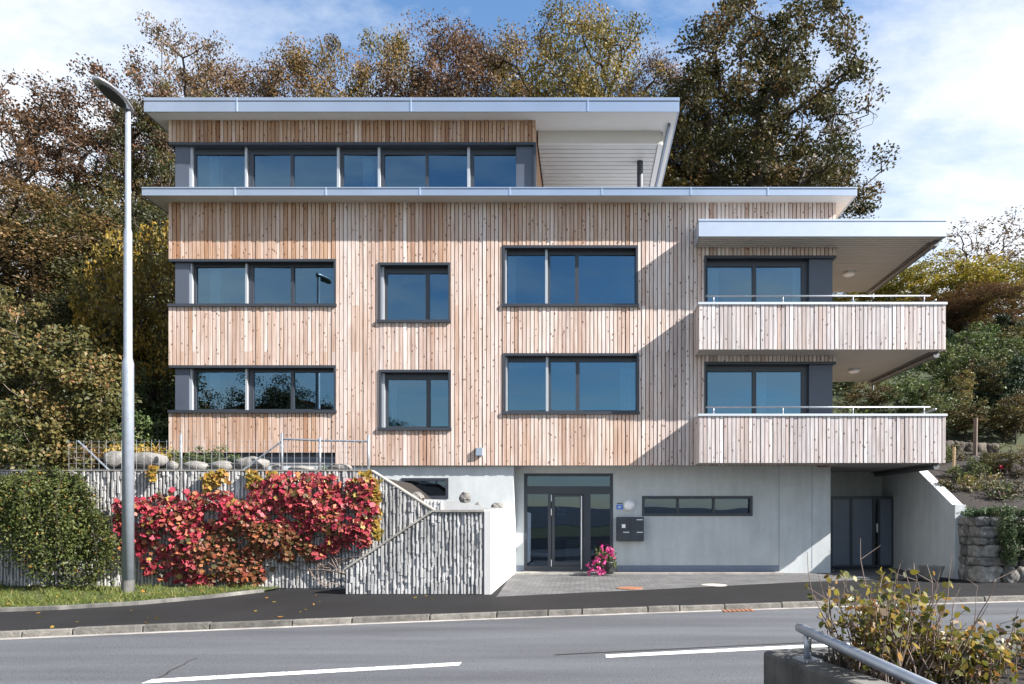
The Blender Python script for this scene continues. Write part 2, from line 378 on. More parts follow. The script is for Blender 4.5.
# ------------------------------------------------------------------ foliage generators
def quads(C, size, nb=(0,0,.5), asp=.55, rng=NR, spread=1.0):
    n = len(C); N = rng.normal(size=(n,3))*spread + np.array(nb)
    N /= np.linalg.norm(N, axis=1)[:,None]
    T = rng.normal(size=(n,3)); T -= N*(T*N).sum(1)[:,None]; T /= np.linalg.norm(T, axis=1)[:,None]
    B = np.cross(N, T); s = size*rng.uniform(.65, 1.35, n)[:,None]
    V = np.empty((n,4,3))
    V[:,0] = C - T*s*.5; V[:,1] = C + B*s*asp*.5 - T*s*.05 + N*s*.08
    V[:,2] = C + T*s*.5; V[:,3] = C - B*s*asp*.5 - T*s*.05 + N*s*.08
    return V.reshape(-1,3)
STAR = np.array([(0,-.45),(.2,-.3),(.38,-.3),(.36,-.04),(.5,.2),(.27,.24),(0,.58),(-.27,.24),(-.5,.2),(-.36,-.04),(-.38,-.3),(-.2,-.3)])
OVATE = np.array([(0,-.5),(.24,-.28),(.33,0),(.2,.28),(0,.52),(-.2,.28),(-.33,0),(-.24,-.28)])
def shaped(C, size, N, shape, rng=NR, down=0.0, curl=.18):
    n = len(C); N = N/np.linalg.norm(N, axis=1)[:,None]
    T = rng.normal(size=(n,3)) + np.array((0,0,-down)); T -= N*(T*N).sum(1)[:,None]; T /= np.linalg.norm(T, axis=1)[:,None]
    B = np.cross(N, T); s = (size*rng.uniform(.6, 1.3, n))[:,None,None]
    k = len(shape); x = shape[:,0][None,:,None]; y = shape[:,1][None,:,None]
    V = C[:,None,:] + s*(B[:,None,:]*x + T[:,None,:]*y - N[:,None,:]*(np.abs(x)+np.abs(y)**2)*curl)
    return V.reshape(-1,3), k
def sample_lobes(lobes, n, rng, shell=2.4):
    w = np.array([l[3]*l[4]*l[5] for l in lobes]); w = w/w.sum()
    idx = rng.choice(len(lobes), n, p=w); Lb = np.array(lobes)[idx]
    d = rng.normal(size=(n,3)); d /= np.linalg.norm(d, axis=1)[:,None]
    r = rng.uniform(size=n)**(1/shell/1.2)
    return Lb[:,:3] + d*r[:,None]*Lb[:,3:6]
def skeleton(centers, trunk, jit, rng, up=.3):
    nodes = [Vector(p) for p in trunk]; par = [-1] + list(range(len(trunk)-1)); plen = [0.0]
    for i in range(1, len(nodes)): plen.append(plen[-1] + (nodes[i]-nodes[i-1]).length)
    P = np.array([tuple(p) for p in nodes]); PL = np.array(plen)
    order = np.argsort(np.linalg.norm(centers - np.array(trunk[-1])*np.array((1,1,.8)), axis=1)); leafn = []
    for i in order:
        c = centers[i]; d = np.linalg.norm(P - c, axis=1)
        cost = d + .22*PL + np.maximum(0, P[:,2] - c[2])*1.2
        cost[0] += 1.5
        j = int(np.argmin(cost)); prev = j; a = P[j]; ln = d[j]
        k = 2 if ln < 1.2 else 3
        for s_ in range(1, k+1):
            t = s_/k; q = a*(1-t) + c*t
            q = q + rng.normal(size=3)*jit*ln*(0 if s_ == k else 1) + np.array((0,0,up*ln*.25*math.sin(math.pi*t)))
            par.append(prev); prev = len(P); P = np.vstack([P, q]); PL = np.append(PL, PL[par[-1]] + np.linalg.norm(q-P[par[-1]]))
        leafn.append(prev)
    cnt = np.zeros(len(P)); 
    for x in leafn: cnt[x] += 1
    for i in range(len(P)-1, 0, -1): cnt[par[i]] += cnt[i]
    return P, par, cnt
def limbs(P, par, cnt, r0, mn=.012, n=5, taper=.48):
    mb = MB(); tot = max(cnt[0], 1)
    rad = np.maximum(mn, r0*(np.maximum(cnt, .6)/tot)**taper)
    for i in range(1, len(P)):
        j = par[i]; mb.tube([P[j], P[i]], [min(rad[j], rad[i]*1.6), rad[i]], n if rad[i] > .04 else 4, False)
    return mb
def crown_leaves(C, per, cr, size, rng, flat=.75, nb=(0,0,.5), asp=.55):
    n = len(C); per_c = np.maximum(3, (per*rng.uniform(.35, 1.65, n)).astype(int)); idx = np.repeat(np.arange(n), per_c)
    crr = (cr*rng.uniform(.65, 1.35, n))[idx][:,None]
    dd = rng.normal(size=(len(idx),3)); dd /= np.linalg.norm(dd, axis=1)[:,None]
    pos = C[idx] + dd*(rng.uniform(size=(len(idx),1))**.42)*crr*1.75*np.array((1,1,flat))
    rnd = np.clip(rng.uniform(0,1,n)[idx]*.55 + rng.uniform(0,1,len(idx))*.5 - .03, 0, 1)
    return quads(pos, size, nb, asp, rng), rnd
PROTO = {}
def proto_tree(key, name, seed, H, W, r0, lobes, ncl, per, cr, size, mat, trunk_top=.7, jit=.12, asp=.6, bark='bark', bare=0, flat=.75, part='crown'):
    rng = np.random.default_rng(seed)
    lob = [(x*W/2, y*W/2, z*H, a*W/2, b*W/2, c*H) for (x,y,z,a,b,c) in lobes]
    C = sample_lobes(lob, ncl, rng); C = C[C[:,2] > H*.1]
    tr = [(0,0,-.6)]; k = 6
    for i in range(1, k+1):
        tr.append((rng.normal()*.02*H*i/k*1.2, rng.normal()*.02*H*i/k*1.2, trunk_top*H*i/k))
    P, par, cnt = skeleton(C, tr, jit, rng)
    root = thing(name, None, None)
    limbs(P, par, cnt, r0).build('trunk', M[bark], root, smooth=True)
    Cl = C if not bare else C[rng.uniform(size=len(C)) > bare]
    V, rnd = crown_leaves(Cl, per, cr, size, rng, flat, (0,0,.45), asp)
    mesh_np(part, V, 4, rnd, L[mat], root)
    zmax = np.percentile(V[:,2], 99.7); wx = np.percentile(V[:,0], 99.5) - np.percentile(V[:,0], .5)
    PROTO[key] = dict(root=root, h=zmax, w=wx, used=False, mx=(np.percentile(V[:,0], 98.5)+np.percentile(V[:,0], 1.5))/2)
def put(key, px, d, topy, wpx, label, cat='tree', rot=None, group=None, sink=0, name=None, zb=None):
    p = PROTO[key]; X, Y = PX(px, d), d; zb = H(X, Y) if zb is None else zb; zt = PZ(topy, d)
    h = max(.25, zt - zb); sx = wpx*d/F/p['w']; sz = h/p['h']
    if not p['used']: r = p['root']; p['used'] = True
    else:
        r = p['root'].copy(); COL.objects.link(r)
        for c in list(p['root'].children):
            q = c.copy(); COL.objects.link(q); q.parent = r
    a = R.uniform(0, 6.28) if rot is None else rot
    r.location = (X, Y, zb - sink); r.rotation_euler = (0,0,a); r.scale = (sx, sx, sz)
    if name: r.name = name
    tag(r, label, cat, group); return r

# ------------------------------------------------------------------ terrain
def H(X, Y):
    r = 1.47 + .45*(Y-16) if Y < 46 else 14.97 + .12*(Y-46)
    l = 2.4 + .42*max(0, Y-18.5) if Y < 46 else 13.95 + .12*(Y-46)
    t = min(1, max(0, (X+10.7)/19.9)); h = l*(1-t) + r*t
    return h + .12*math.sin(X*1.3+Y*.7) * min(1, max(0, (Y-19)/4)) + .1*math.sin(X*.6-Y*1.1)*min(1, max(0, (Y-19)/4))
def sheet(name, x0, x1, y0, y1, nx, ny, fz, mat, dz=0):
    mb = MB()
    for i in range(nx+1):
        for j in range(ny+1):
            x = x0+(x1-x0)*i/nx; y = y0+(y1-y0)*(j/ny)**1.3; mb.v.append((x, y, fz(x,y)+dz))
    for i in range(nx):
        for j in range(ny):
            a = i*(ny+1)+j; mb.f.append((a, a+ny+1, a+ny+2, a+1)); mb.a.append((.5,0))
    return mb
hill = sheet('h', -95, -10.74, 14.32, 120, 70, 60, H, None)
for part in (sheet('h', -10.74, 6.6, 28.6, 120, 16, 45, H, None), sheet('h', 6.6, 9.22, 21.0, 120, 4, 50, H, None), sheet('h', 9.22, 95, 15.95, 120, 70, 60, H, None)):
    n0 = len(hill.v); hill.v += part.v; hill.f += [tuple(i+n0 for i in f) for f in part.f]; hill.a += part.a
struct(hill.build('hillside', M['hill'], smooth=True))
g = MB(); g.face([(-400,-400,-.16),(400,-400,-.16),(400,400,-.16),(-400,400,-.16)])
struct(g.build('ground', M['earth']))
# opposite valley side behind the viewer (seen only in the window panes)
far = MB(); rr = random.Random(3)
prof = [(-150,10),(-110,15),(-80,17),(-60,14),(-40,7),(-20,2.5),(0,1.6),(30,1.8),(70,2.4),(150,3)]
for i in range(len(prof)-1):
    (xa,ha),(xb,hb) = prof[i], prof[i+1]
    far.face([(xb,-60,-.1),(xa,-60,-.1),(xa,-105,ha),(xb,-105,hb)]); far.face([(xb,-105,hb),(xa,-105,ha),(xa,-170,ha+2),(xb,-170,hb+2)])
M['farhill'] = m_plain('far_valley_side', (.03,.04,.05), .95, 0, .3, .1)
struct(far.build('far_hillside', M['farhill']))

# ------------------------------------------------------------------ road, kerb, footpath, paving
def KY(x):                                                    # kerb line
    xx = max(-9.5, min(16, x)); y = 11.15 + .248*xx - .0037*xx*xx
    if x < -9.5: y += (x+9.5)*.318
    if x > 16: y += (x-16)*.13
    return y
def strip(mb, off0, off1, z, x0=-40, x1=60, n=100):
    for i in range(n):
        a = x0+(x1-x0)*i/n; b = x0+(x1-x0)*(i+1)/n
        mb.face([(a,KY(a)+off0,z),(b,KY(b)+off0,z),(b,KY(b)+off1,z),(a,KY(a)+off1,z)])
RZ = -.078
mb = MB(); strip(mb, -7.4, .05, RZ); struct(mb.build('road', M['asphalt']))
mb = MB(); mb.face([(-60,-14,RZ-.006),(60,-14,RZ-.006),(60,14,RZ-.006),(-60,4,RZ-.006)]); struct(mb.build('lay_by', M['path']))
def band(mb, x0, x1, c, w, z, n=14):
    for i in range(n):
        a = x0+(x1-x0)*i/n; b = x0+(x1-x0)*(i+1)/n
        mb.face([(a,KY(a)+c-w,z),(b,KY(b)+c-w,z),(b,KY(b)+c+w,z),(a,KY(a)+c+w,z)])
mb = MB()
for x0, x1 in ((-12,-6.6),(-4.28,-1.36),(.24,5.2),(8.4,13.4)): band(mb, x0, x1, -3.35, .085, RZ+.004)
struct(mb.build('road_marking', M['white']))
mb = MB(); band(mb, -.35, 9, -3.12, .02, RZ+.0045, 30); struct(mb.build('road_seam', M['tar']))
cr_ = MB(); rc_ = random.Random(12)
for x0, c0, x1, c1 in ((-1.5,-4.7,1.6,-5.4),(5.4,-1.3,9.5,-1.7),(-4.4,-2.2,-4.1,-4.9)):
    n_ = int(max(abs(x1-x0),abs(c1-c0))/.16); P_ = [(x0+(x1-x0)*i/n_+rc_.gauss(0,.02), c0+(c1-c0)*i/n_+rc_.gauss(0,.025)) for i in range(n_+1)]
    for i in range(n_):
        (xa_,ca_),(xb_,cb_) = P_[i], P_[i+1]; w_ = rc_.uniform(.005,.012); dx, dy = xb_-xa_, cb_-ca_; q = math.hypot(dx,dy) or 1; nx_, ny_ = -dy/q*w_, dx/q*w_
        cr_.face([(xa_-nx_,KY(xa_)+ca_-ny_,RZ+.0035),(xb_-nx_,KY(xb_)+cb_-ny_,RZ+.0035),(xb_+nx_,KY(xb_)+cb_+ny_,RZ+.0035),(xa_+nx_,KY(xa_)+ca_+ny_,RZ+.0035)])
struct(cr_.build('road_crack', M['tar']))
mb = MB(); band(mb, 3.2, 24, -4.9, 1.1, RZ+.003, 30); struct(mb.build('dark_road_band', M['path']))  # band in the darker footpath colour laid over the road
kb = MB(); x = -14.0; kr = random.Random(5)
while x < 26:
    ln = kr.choice((.55,.8,1.0,1.05,1.1)); a, b = x+.008, x+ln-.008; j = kr.uniform(-.008,.008); hz = kr.uniform(-.008,.008)
    kb.hexa([(a,KY(a)-.01+j,-.2),(b,KY(b)-.01+j,-.2),(b,KY(b)+.11,-.2),(a,KY(a)+.11,-.2),
             (a,KY(a)+.012+j,.012+hz),(b,KY(b)+.012+j,.012+hz),(b,KY(b)+.11,.012+hz),(a,KY(a)+.11,.012+hz)], (kr.random(),0)); x += ln
struct(kb.build('kerb', M['kerb'], bevel=.012))
gt = MB(); strip(gt, -.16, -.012, RZ+.003); struct(gt.build('gutter_strip', M['capc']))
fp = MB()
for i in range(60):
    a = -16+42*i/60; b = -16+42*(i+1)/60
    fp.face([(a,KY(a)+.1,0),(b,KY(b)+.1,0),(b,21,0),(a,21,0)])
struct(fp.build('footpath', M['path']))
pv = [(PX(496,12.9),12.92),(PX(560,13.4),13.42),(PX(650,14.15),14.15),(PX(800,15.8),15.75),(PX(900,16.6),16.6),(8.95,16.75),(8.95,20.4),(-1.9,20.4),(-1.95,18.2),(PX(496,12.9),13.3)]
mb = MB(); mb.face([(x,y,.004) for x,y in pv]); struct(mb.build('paving', M['paver']))
# grass verge
vk = [(-16,9.2),(-12,10.15),(-9.35,10.9),(-8.6,11.15),(-7.7,11.75),(-7.0,12.6),(-6.44,13.72)]
ve = MB()
ve.face([(x,y+.05,.03) for x,y in vk] + [(-6.3,14.2,.06),(-16,14.3,.08)])
struct(ve.build('verge', M['earth']))
ks = MB()
for i in range(len(vk)-1):
    (xa,ya),(xb,yb) = vk[i], vk[i+1]; dx, dy = xb-xa, yb-ya; ll = math.hypot(dx,dy); nx_, ny_ = -dy/ll*.09, dx/ll*.09
    ks.hexa([(xa,ya,-.1),(xb,yb,-.1),(xb+nx_,yb+ny_,-.1),(xa+nx_,ya+ny_,-.1),(xa,ya,.065),(xb,yb,.065),(xb+nx_,yb+ny_,.065),(xa+nx_,ya+ny_,.065)], (kr.random(),0))
struct(ks.build('verge_edging', M['oldconc'], bevel=.008))
def in_poly(x, y, poly):
    c = False; j = len(poly)-1
    for i in range(len(poly)):
        if (poly[i][1] > y) != (poly[j][1] > y) and x < (poly[j][0]-poly[i][0])*(y-poly[i][1])/(poly[j][1]-poly[i][1])+poly[i][0]: c = not c
        j = i
    return c
vp = [(x,y+.1) for x,y in vk] + [(-6.3,14.2),(-16,14.3)]
pts = []
while len(pts) < 15000:
    x, y = R.uniform(-13.5,-6.2), R.uniform(9.8,14.2)
    if in_poly(x, y, vp): pts.append((x,y,.04))
C = np.array(pts); n = len(C); hgt = NR.uniform(.03,.11,n)*(1+.7*np.sin(C[:,0]*5.1)*np.cos(C[:,1]*6.3+C[:,0])); ang = NR.uniform(0,6.28,n); lean = NR.normal(size=(n,2))*.075
V = np.empty((n,3,3)); w = .009
V[:,0] = C + np.stack([np.cos(ang)*w, np.sin(ang)*w, 0*ang],1); V[:,1] = C - np.stack([np.cos(ang)*w, np.sin(ang)*w, 0*ang],1)
V[:,2] = C + np.stack([lean[:,0], lean[:,1], hgt],1)
tag(mesh_np('grass', V.reshape(-1,3), 3, NR.uniform(size=n), L['grass']), 'short green grass growing on the verge round the lamp post', 'grass', kind='stuff')
fl = []
for _ in range(26):
    x = R.uniform(-11,-4.5); y = KY(x) + .25 + abs(R.gauss(0,.9))
    fl.append((x,y,.075 if in_poly(x,y,vp) else .012))
for _ in range(70):
    x, y = R.uniform(-12,-6.4), R.uniform(10.5,14.1)
    if in_poly(x,y,vp): fl.append((x,y,.1))
for _ in range(8): fl.append((R.uniform(-6,-2), R.uniform(12.0,13.2), .012))
C = np.array(fl); Vv, k = shaped(C, .07, np.tile((0.05,0,1.),(len(C),1))+NR.normal(size=(len(C),3))*.25, OVATE)
tag(mesh_np('fallen_leaves', Vv, k, NR.uniform(.3,1,len(C)), L['tendril']), 'yellow and orange fallen leaves scattered on the verge and footpath', 'fallen leaves', kind='stuff')

# ------------------------------------------------------------------ the building
FD = 17.5
def fx(px): return PX(px, FD)
def fz(py): return PZ(py, FD)
HX0, HX1 = fx(169), fx(836)
Bld = thing('apartment_building', 'modern apartment building clad in vertical larch boards with flat zinc edged roofs and balconies', 'building', (0, FD, 0))
def split_boards(mb, o, u, n, a0, a1, z0, z1, holes=(), bw=.1015, wea=.5, seed=0, zbreaks=(), dout=.032, tintb=0, weaf=None):
    rr = random.Random(seed); t = a0; nb = max(1, round((a1-a0)/bw)); bw = (a1-a0)/nb
    for i in range(nb):
        b0, b1 = a0+i*bw, a0+(i+1)*bw
        cuts = sorted({b0, b1} | {h[k] for h in holes for k in (0,1) if b0+.004 < h[k] < b1-.004})
        tint0 = min(1, max(0, rr.gauss(.52+tintb, .16))); d0 = rr.choice((0, 0, 0, .004, .009))
        for c in range(len(cuts)-1):
            c0, c1 = cuts[c], cuts[c+1]; m = (c0+c1)/2
            spans = [(z0, z1)]
            for h in holes:
                if h[0] < m < h[1]:
                    ns = []
                    for s0, s1 in spans:
                        if h[3] <= s0 or h[2] >= s1: ns.append((s0,s1)); continue
                        if h[2] > s0: ns.append((s0, h[2]))
                        if h[3] < s1: ns.append((h[3], s1))
                    spans = ns
            for s0, s1 in spans:
                zz = [s0] + [z for z in sorted(zbreaks) if s0+.3 < z < s1-.3 and rr.random() < .22] + [s1]
                for k in range(len(zz)-1):
                    tint = tint0 if k == 0 and R else min(1, max(0, rr.gauss(.52+tintb, .2)))
                    if k and rr.random() < .6: tint = tint0
                    e0 = .005 if c == 0 else 0; e1 = .005 if c == len(cuts)-2 else 0
                    w_ = weaf(m, (zz[k]+zz[k+1])/2) if weaf else wea
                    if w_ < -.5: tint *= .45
                    mb.obox(o, u, n, c0+e0*1.9, c1-e1*1.9, 0, dout-d0, zz[k]+(.002 if k else 0), zz[k+1], (tint, min(2, max(0, w_+rr.gauss(0,.16)))))
def wall_back(mb, x0, x1, z0, z1, y0, y1, holes):
    xs = sorted({x0, x1} | {min(x1,max(x0,h[k])) for h in holes for k in (0,1)})
    for i in range(len(xs)-1):
        a, b = xs[i], xs[i+1]; m = (a+b)/2
        if b-a < 1e-5: continue
        sp = [(z0,z1)]
        for h in holes:
            if h[0] < m < h[1]:
                ns = []
                for s0, s1 in sp:
                    if h[3] <= s0 or h[2] >= s1: ns.append((s0,s1)); continue
                    if h[2] > s0: ns.append((s0,h[2]))
                    if h[3] < s1: ns.append((h[3],s1))
                sp = ns
        for s0, s1 in sp: mb.box(a, b, y0, y1, s0, s1)
def hole(x0, x1, y0, y1): return (fx(x0), fx(x1), fz(y1), fz(y0))
ZB = fz(465.5); ZM = 9.545; ZT0 = 9.73; ZT = 11.65
A, B_ = (365.5, 411.5), (259.5, 305.5)
hl = [hole(160,336.5,*A), hole(160,336.5,*B_), hole(378.5,450.5,263,321.5), hole(379.5,451,370,429),
      hole(502.8,638,245.8,305.5), hole(503.5,639,353.5,412.8), hole(704,840,256,306.5), hole(704,840,362,416)]
holeC = [(fx(160), fx(540), ZT0, fz(143))]
zbr = (fz(306), fz(352), fz(412))
def wea_shade_front(x, z):                # rain and sun have greyed the open middle of the facade, less so low down and under the eaves
    f = .95 if x > fx(336) else .72
    if x > fx(630): f += .45*min(1, (x-fx(630))/1.2)  # extra greying on the right puts the balconies' shade into the board colour
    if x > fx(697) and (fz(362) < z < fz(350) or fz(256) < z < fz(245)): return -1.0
    if z > fz(243): f -= .42
    elif x < fx(336) and z < fz(412): f -= .32
    elif z < fz(425): f -= .22
    return f
cl = MB()
xa = fx(336)                       # left bay ends higher up than the rest
cut = (HX0-.1, xa, ZB-1, fz(452.5))
split_boards(cl, (0,FD,0), (1,0), (0,-1), HX0, HX1, ZB, ZM, hl+[cut], seed=1, zbreaks=zbr, weaf=wea_shade_front)
cl.build('wood_cladding', M['wood'], Bld)
cl = MB(); split_boards(cl, (0,FD,0), (1,0), (0,-1), HX0, fx(536), fz(142.6), ZT, [], seed=2, wea=.15, tintb=-.02)
split_boards(cl, (fx(536)-.05,FD,0), (0,1), (1,0), .0, 6, ZT0, ZT, [(0,.6,ZT0,fz(143))], seed=3, wea=.0)
cl.build('wood_cladding', M['wood'], Bld)
cl = MB()
split_boards(cl, (HX1-.05,FD,0), (0,1), (1,0), .0, 10.5, ZB, ZM, [(0,1.1,fz(306.5),fz(256)),(0,1.1,fz(416),fz(362))], seed=4, wea=.3)
cl.build('side_cladding', M['wood'], Bld); cl = MB()
split_boards(cl, (HX0+.05,FD,0), (0,1), (-1,0), .0, 10.5, 2.0, ZM, [(0,1.0,fz(411.5),fz(365.5)),(0,1.0,fz(305.5),fz(259.5))], seed=5, wea=.3)
split_boards(cl, (HX0+.05,FD,0), (0,1), (-1,0), .0, 10.5, ZT0, ZT, [(0,1.0,ZT0,fz(143))], seed=6, wea=.3)
cl.build('side_cladding', M['wood'], Bld)
# carcass behind the boards
wb = MB()
wall_back(wb, HX0+.05, HX1-.05, ZB+.01, ZM, FD+.004, FD+.22, hl+[cut])
wall_back(wb, HX0+.05, fx(536)-.05, fz(142.6), ZT, FD+.004, FD+.22, [])
wb.build('backing_wall', M['batten'], Bld)
sw = MB()
for xs_, hh in ((HX1-.25, [(FD+.22, FD+1.1, fz(306.5), fz(256)), (FD+.22, FD+1.1, fz(416), fz(362))]), (HX0+.055, [(FD+.22, FD+1.0, fz(411.5), fz(365.5)), (FD+.22, FD+1.0, fz(305.5), fz(259.5))])):
    ys = [FD+.225, FD+1.0, FD+10.5]
    for i in range(2):
        sp = [(ZB+.01, ZM)]
        if i == 0: sp = [(ZB+.01, hh[1][2] if hh[1][2] < hh[0][2] else hh[0][2]), (min(hh[0][3],hh[1][3]), max(hh[0][2],hh[1][2])), (max(hh[0][3],hh[1][3]), ZM)]
        for s0, s1 in sp: sw.box(xs_, xs_+.195, ys[i], ys[i+1], s0, s1)
sw.box(fx(536)-.25, fx(536)-.055, FD+.6, FD+6, ZT0, ZT); sw.box(HX0+.055, HX0+.25, FD+1, FD+10, ZT0, ZT)
sw.box(HX0+.05, HX1-.05, FD+10.3, FD+10.5, 0, ZM); sw.box(HX0+.05, 2.3, FD+10.3, FD+10.5, ZT0, ZT)
each(sw, 'side_wall', M['batten'], Bld)
# rooms
rm = MB()
for z in (5.62,): rm.box(HX0+.3, HX1-.3, FD+.3, FD+10.2, z-.25, z)
rm.box(HX0+.3, HX1-.3, FD+.3, FD+10.2, ZM-.2, ZM-.02)
rm.box(HX0+.3, fx(536)-.3, FD+.3, FD+9, ZT-.12, ZT-.005)
for zz in ((2.9,5.36),(5.63,9.3)):
    rm.box(HX0+.3, HX1-.3, FD+4.6, FD+4.7, *zz)
    for p in (352, 476, 668): rm.box(fx(p)-.06, fx(p)+.06, FD+.3, FD+4.58, *zz)
rm.box(HX0+.3, fx(536)-.3, FD+5, FD+5.1, ZT0, ZT-.13)
each(rm, 'room_wall', M['room'], Bld)
rm = MB()
rm.box(HX0+.3, HX1-.3, FD+.25, FD+10.2, 2.87, 2.9); rm.box(HX0+.3, HX1-.3, FD+.3, FD+10.2, 5.621, 5.63); rm.box(HX0+.3, fx(536)-.3, FD+.3, FD+10, ZT0, ZT0+.012)
each(rm, 'room_floor', M['darkroom'], Bld)
rc = MB()
for px, z0, z1 in ((217,2.9,5.36),(217,5.63,9.3),(216,ZT0+.02,ZT-.13),(369,ZT0+.02,ZT-.13)):
    x = PX(px, 17.85); rc.box(x-.13, x+.13, 17.76, 17.95, z0, z1)
each(rc, 'interior_column', M['lampwhite'], Bld)
# furniture-like pale forms far inside are left to the dark rooms

def window(x0, x1, y0, y1, panes, bars_light, bars_dark, corner=None, deep=.17, head=4.0, proud=.045, leftjamb=True, bottom=True):
    """px rectangles on the facade plane; panes/bars are px ranges in x"""
    X0, X1, Z0, Z1 = fx(x0), fx(x1), fz(y1), fz(y0)
    fr = MB(); y0_, y1_ = FD-proud, FD+.25; t = .055
    fr.box(X0, X1, y0_, y1_, Z1-t*1.2, Z1)                          # head
    if bottom: fr.box(X0-.02, X1+.02, y0_-.03, y1_, Z0-.045, Z0+.03)
    if corner != 'left': fr.box(X0, X0+t, y0_, y1_, Z0+.03, Z1-t*1.2)
    if corner != 'right': fr.box(X1-t, X1, y0_, y1_, Z0+.03, Z1-t*1.2)
    win = fr.build('window', M['anthracite'], Bld)
    yi = FD+deep
    f2 = MB(); hz = Z1-t*1.2
    f2.box(X0+t if corner != 'left' else PX(188.6,yi), X1-t, yi-.03, yi+.05, hz-head/39., hz)       # upper frame
    f2.box(X0+t if corner != 'left' else fx(188), X1-t, yi-.03, yi+.05, Z0+.03, Z0+.085)
    for a, b in bars_dark: f2.box(PX(a,yi), PX(b,yi), yi-.03, yi+.05, Z0+.085, hz-head/39.)
    f2.build('sash', M['anthracite'], win)
    gl = MB()
    for a, b in panes:
        j = R.uniform(-.009,.009); k_ = R.uniform(-.006,.006); xa_, xb_, za_, zb_ = PX(a,yi), PX(b,yi), Z0+.085, hz-head/39.
        gl.hexa([(xa_,yi+.005+j,za_),(xb_,yi+.005-j,za_),(xb_,yi+.012-j,za_),(xa_,yi+.012+j,za_),(xa_,yi+.005+j+k_,zb_),(xb_,yi+.005-j+k_,zb_),(xb_,yi+.012-j+k_,zb_),(xa_,yi+.012+j+k_,zb_)])
    gl.build('glass', M['glass'], win)
    if bars_light:
        for a, b in bars_light:
            lb = MB(); lb.box(PX(a,yi-.08), PX(b,yi-.08), yi-.10, yi-.032, Z0+.035, hz-.005); lb.build('guide_rail', M['rail'], win)
    return win
for (y0, y1) in (B_, A):
    window(170, 336.5, y0, y1, [(196.8,245.5),(254,291.2),(294.3,334.6)], [(188.6,192.6),(245.6,247.6)], [(193,196.8),(247.8,254),(291.2,294.3)], 'left', head=3)
    c = MB(); c.box(fx(174.5), fx(188.4), FD+.03, FD+.9, fz(y1)+.031, fz(y0)-.067); c.build('corner_panel', M['panel'], Bld)
for (y0, y1, o) in ((263,321.5,0),(370,429,.8)):
    window(378.5+o, 450.5+o*.6, y0, y1, [(387.6+o,425.8+o),(429.8+o,448.2)], [(380.8+o,384+o)], [(384.2+o,387.6+o),(425.8+o,429.8+o)], head=6)
for (y0, y1, o) in ((245.8,305.5,0),(353.5,412.8,.7)):
    window(502.8+o, 638+o, y0, y1, [(507.4+o,545+o),(550.2+o,575+o),(578.8+o,635.4+o)], [(505+o,506.6+o),(545.2+o,547.6+o)], [(547.7+o,550.2+o),(575+o,578.8+o)], head=4.5)
window(170, 536, 143, 189, [(196.8,245),(254,291),(294,337),(344,378),(384.5,425.8),(428.8,467.3),(474,516)],
       [(188.6,193),(245.2,247.2),(337.2,339.6),(378,380.2),(467.4,470)], [(193.2,196.8),(247.4,254),(291,294),(339.8,344),(380.4,384.5),(425.8,428.8),(470.2,474)], 'left', head=6, bottom=False)
c = MB(); c.box(fx(174.5), fx(188.4), FD+.03, FD+.9, ZT0, fz(143)-.067); c.box(fx(516), fx(535), FD+.03, FD+.6, ZT0, fz(143)-.067)
each(c, 'corner_panel', M['panel'], Bld)
for (y0, y1) in ((256,306.5),(362,416)):
    window(704, 835.5, y0, y1, [(707.5,752),(756,801)], [], [(752,756),(801,808.8)], 'right', head=6)
    c = MB(); c.box(fx(809.6), fx(833), FD+.035, FD+1.0, fz(y1), fz(y0)-.067); c.build('corner_panel', M['panel'], Bld)

# ground floor
GY, LY = 18.2, 17.58
gf = MB(); dX0, dX1 = PX(524,GY), PX(613,GY); sX0, sX1 = PX(642,GY), PX(752.5,GY)
GX1 = PX(830.5, GY)
wall_back(gf, -1.84, GX1, .0, 2.86, GY, GY+.25, [(dX0,dX1,-1,PZ(473.5,GY)), (sX0,sX1,PZ(516,GY),PZ(496,GY))])
wall_back(gf, HX0+.1, -1.84, .0, 2.86, LY, LY+.25, [(PX(401.5,LY),PX(448.5,LY),PZ(498.5,LY),PZ(478,LY))])
gf.box(-2.04, -1.84, LY+.25, GY+.25, 0, 2.86)
gf.box(GX1-.25, GX1, GY+.25, 20.6, 0, 2.86)                       # store side wall
gf.box(6.0, 9.2, 20.55, 20.8, 0, 2.95)                            # store back wall
gf.box(HX0+.1, HX0+.3, LY+.25, 27.5, 0, 2.86)
gf.build('rendered_wall', M['render'], Bld)
sf = MB(); sf.box(HX0+.02, 9.15, FD+.06, 20.9, 2.862, 2.87+.02); sf.build('overhang_soffit', M['slabgrey'], Bld)
ga = MB()                                                         # seams in the render
for p in (779, 812): x = PX(p, GY); ga.box(x-.006, x+.006, GY-.003, GY+.01, .12, 2.85)
each(ga, 'wall_joint', M['plinth'], Bld)
pl = MB(); pl.box(dX1+.01, PX(779,GY), GY-.012, GY+.02, 0, PZ(565.3,GY)); pl.box(-1.83, dX0-.01, GY-.012, GY+.02, 0, PZ(565.3,GY))
pl.box(HX0+.08, xa, FD+.3, FD+.35, 2.2, fz(450)); each(pl, 'plinth', M['plinth'], Bld)
